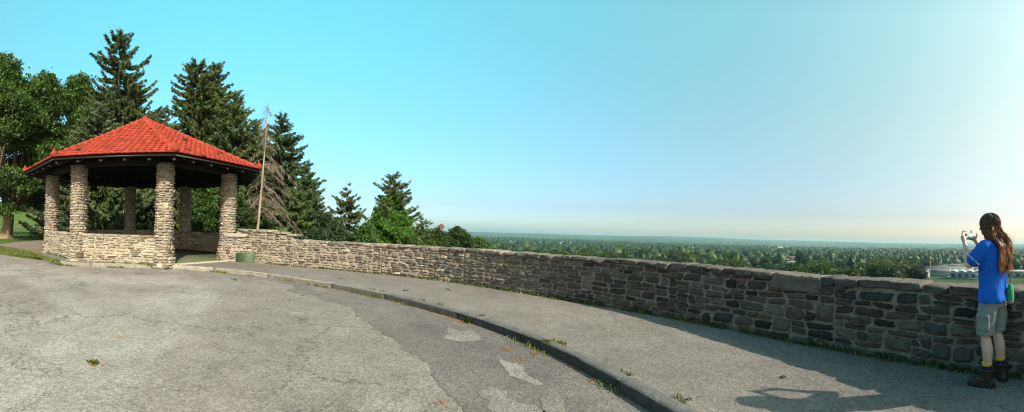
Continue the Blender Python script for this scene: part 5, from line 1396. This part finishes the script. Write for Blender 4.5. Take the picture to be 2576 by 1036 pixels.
            P = np.array(P); m = len(P); rd = np.interp(np.linspace(0, 1, m), [0, .3, .8, 1], [.0016, .0024, .0020, .0006])
            tcol = np.linspace(0, 1, m)[:, None]; c_ = (np.array([.06, .026, .015])*(1-tcol)+np.array([.36, .13, .055])*tcol**.9)*lum*rng.uniform(.75, 1.25)
            tube(hb, P, rd, 3, c_, cap=False)
    hb.build('hair', hm, root, smooth=True)
    # ---- phone in the hands
    pm = empty('phone', (0, 0, 0), yaw, label='phone held sideways in both hands of the person, its screen showing the view', cat='phone')
    Rz = rotz(yaw); w = Rz@ph; pm.location = (p0[0]+w[0], p0[1]+w[1], w[2])
    m = MB(); superbox(m, (0, 0, 0), (.0042, .074, .036), 9, 10); m.build('case', plain('black_phone', (.015, .015, .017), .35, .5, bstr=0), pm, smooth=True)
    m = MB(); box(m, (-.0046, 0, 0), (.0006, .066, .031)); ms, nt, b = new_mat('phone_screen'); co = objco(nt); sx = nt.nodes.new('ShaderNodeSeparateXYZ'); nt.links.new(co, sx.inputs[0])
    mr = nt.nodes.new('ShaderNodeMapRange'); mr.inputs[1].default_value = -.033; mr.inputs[2].default_value = .033; nt.links.new(sx.outputs[2], mr.inputs[0])
    c = ramp(nt, mr.outputs[0], [(.0, (.05, .10, .06)), (.38, (.08, .20, .15)), (.42, (.26, .40, .37)), (1, (.20, .36, .37))]); nt.links.new(c, b.inputs['Base Color']); nt.links.new(c, b.inputs['Emission Color']); b.inputs['Emission Strength'].default_value = .25; b.inputs['Roughness'].default_value = .2
    m.build('screen', ms, pm)
    # ---- crocheted bag
    bg_ = empty('crochet_bag', (0, 0, 0), yaw, label='small green crocheted bag with pink base hanging on a braided strap at the person\'s hip', cat='bag'); bl = np.array([-.155, -.105, 1.03]); w = Rz@bl; bg_.location = (p0[0]+w[0], p0[1]+w[1], w[2])
    m = MB(); cols = []; rings = interp_rings([(0, 0, -.205, .022, .03), (0, 0, -.19, .034, .044), (0, 0, -.12, .038, .050), (0, 0, -.05, .032, .042), (0, 0, 0, .018, .024)], 5)
    n0 = 24; loft(m, rings, n0); C = m.c[-1]
    for i, rg in enumerate(rings):
        for j in range(n0): net = ((i+j) % 4 == 0) or ((i-j) % 4 == 0); C[i*n0+j] = (.45, .20, .26) if rg[2] < -.178 else ((.03, .10, .05) if net else (.05, .42, .16))
    m.build('pouch', attr_mat('crochet', .9, 60, .3, 90, .8, .006), bg_, smooth=True)
    m = MB(); S_ = np.array([(0, 0, -.01), (.0, -.002, .08), (.015, -.01, .2), (.04, -.03, .33), (.09, -.06, .43), (.14, -.05, .475), (.19, -.03, .44)]); S_ = np.array([q[:3] for q in interp_rings([(*q, 0, 0) for q in S_], 10)])
    tube(m, S_, .0075*(1+.3*np.sin(np.arange(len(S_))*1.9)), 7, np.array([(.36, .20, .24), (.28, .27, .26), (.10, .09, .10)])[np.arange(len(S_)) % 3]); m.build('strap', attr_mat('braid', .9, 60, .3, 90, .5, .004), bg_, smooth=True)
build_person()
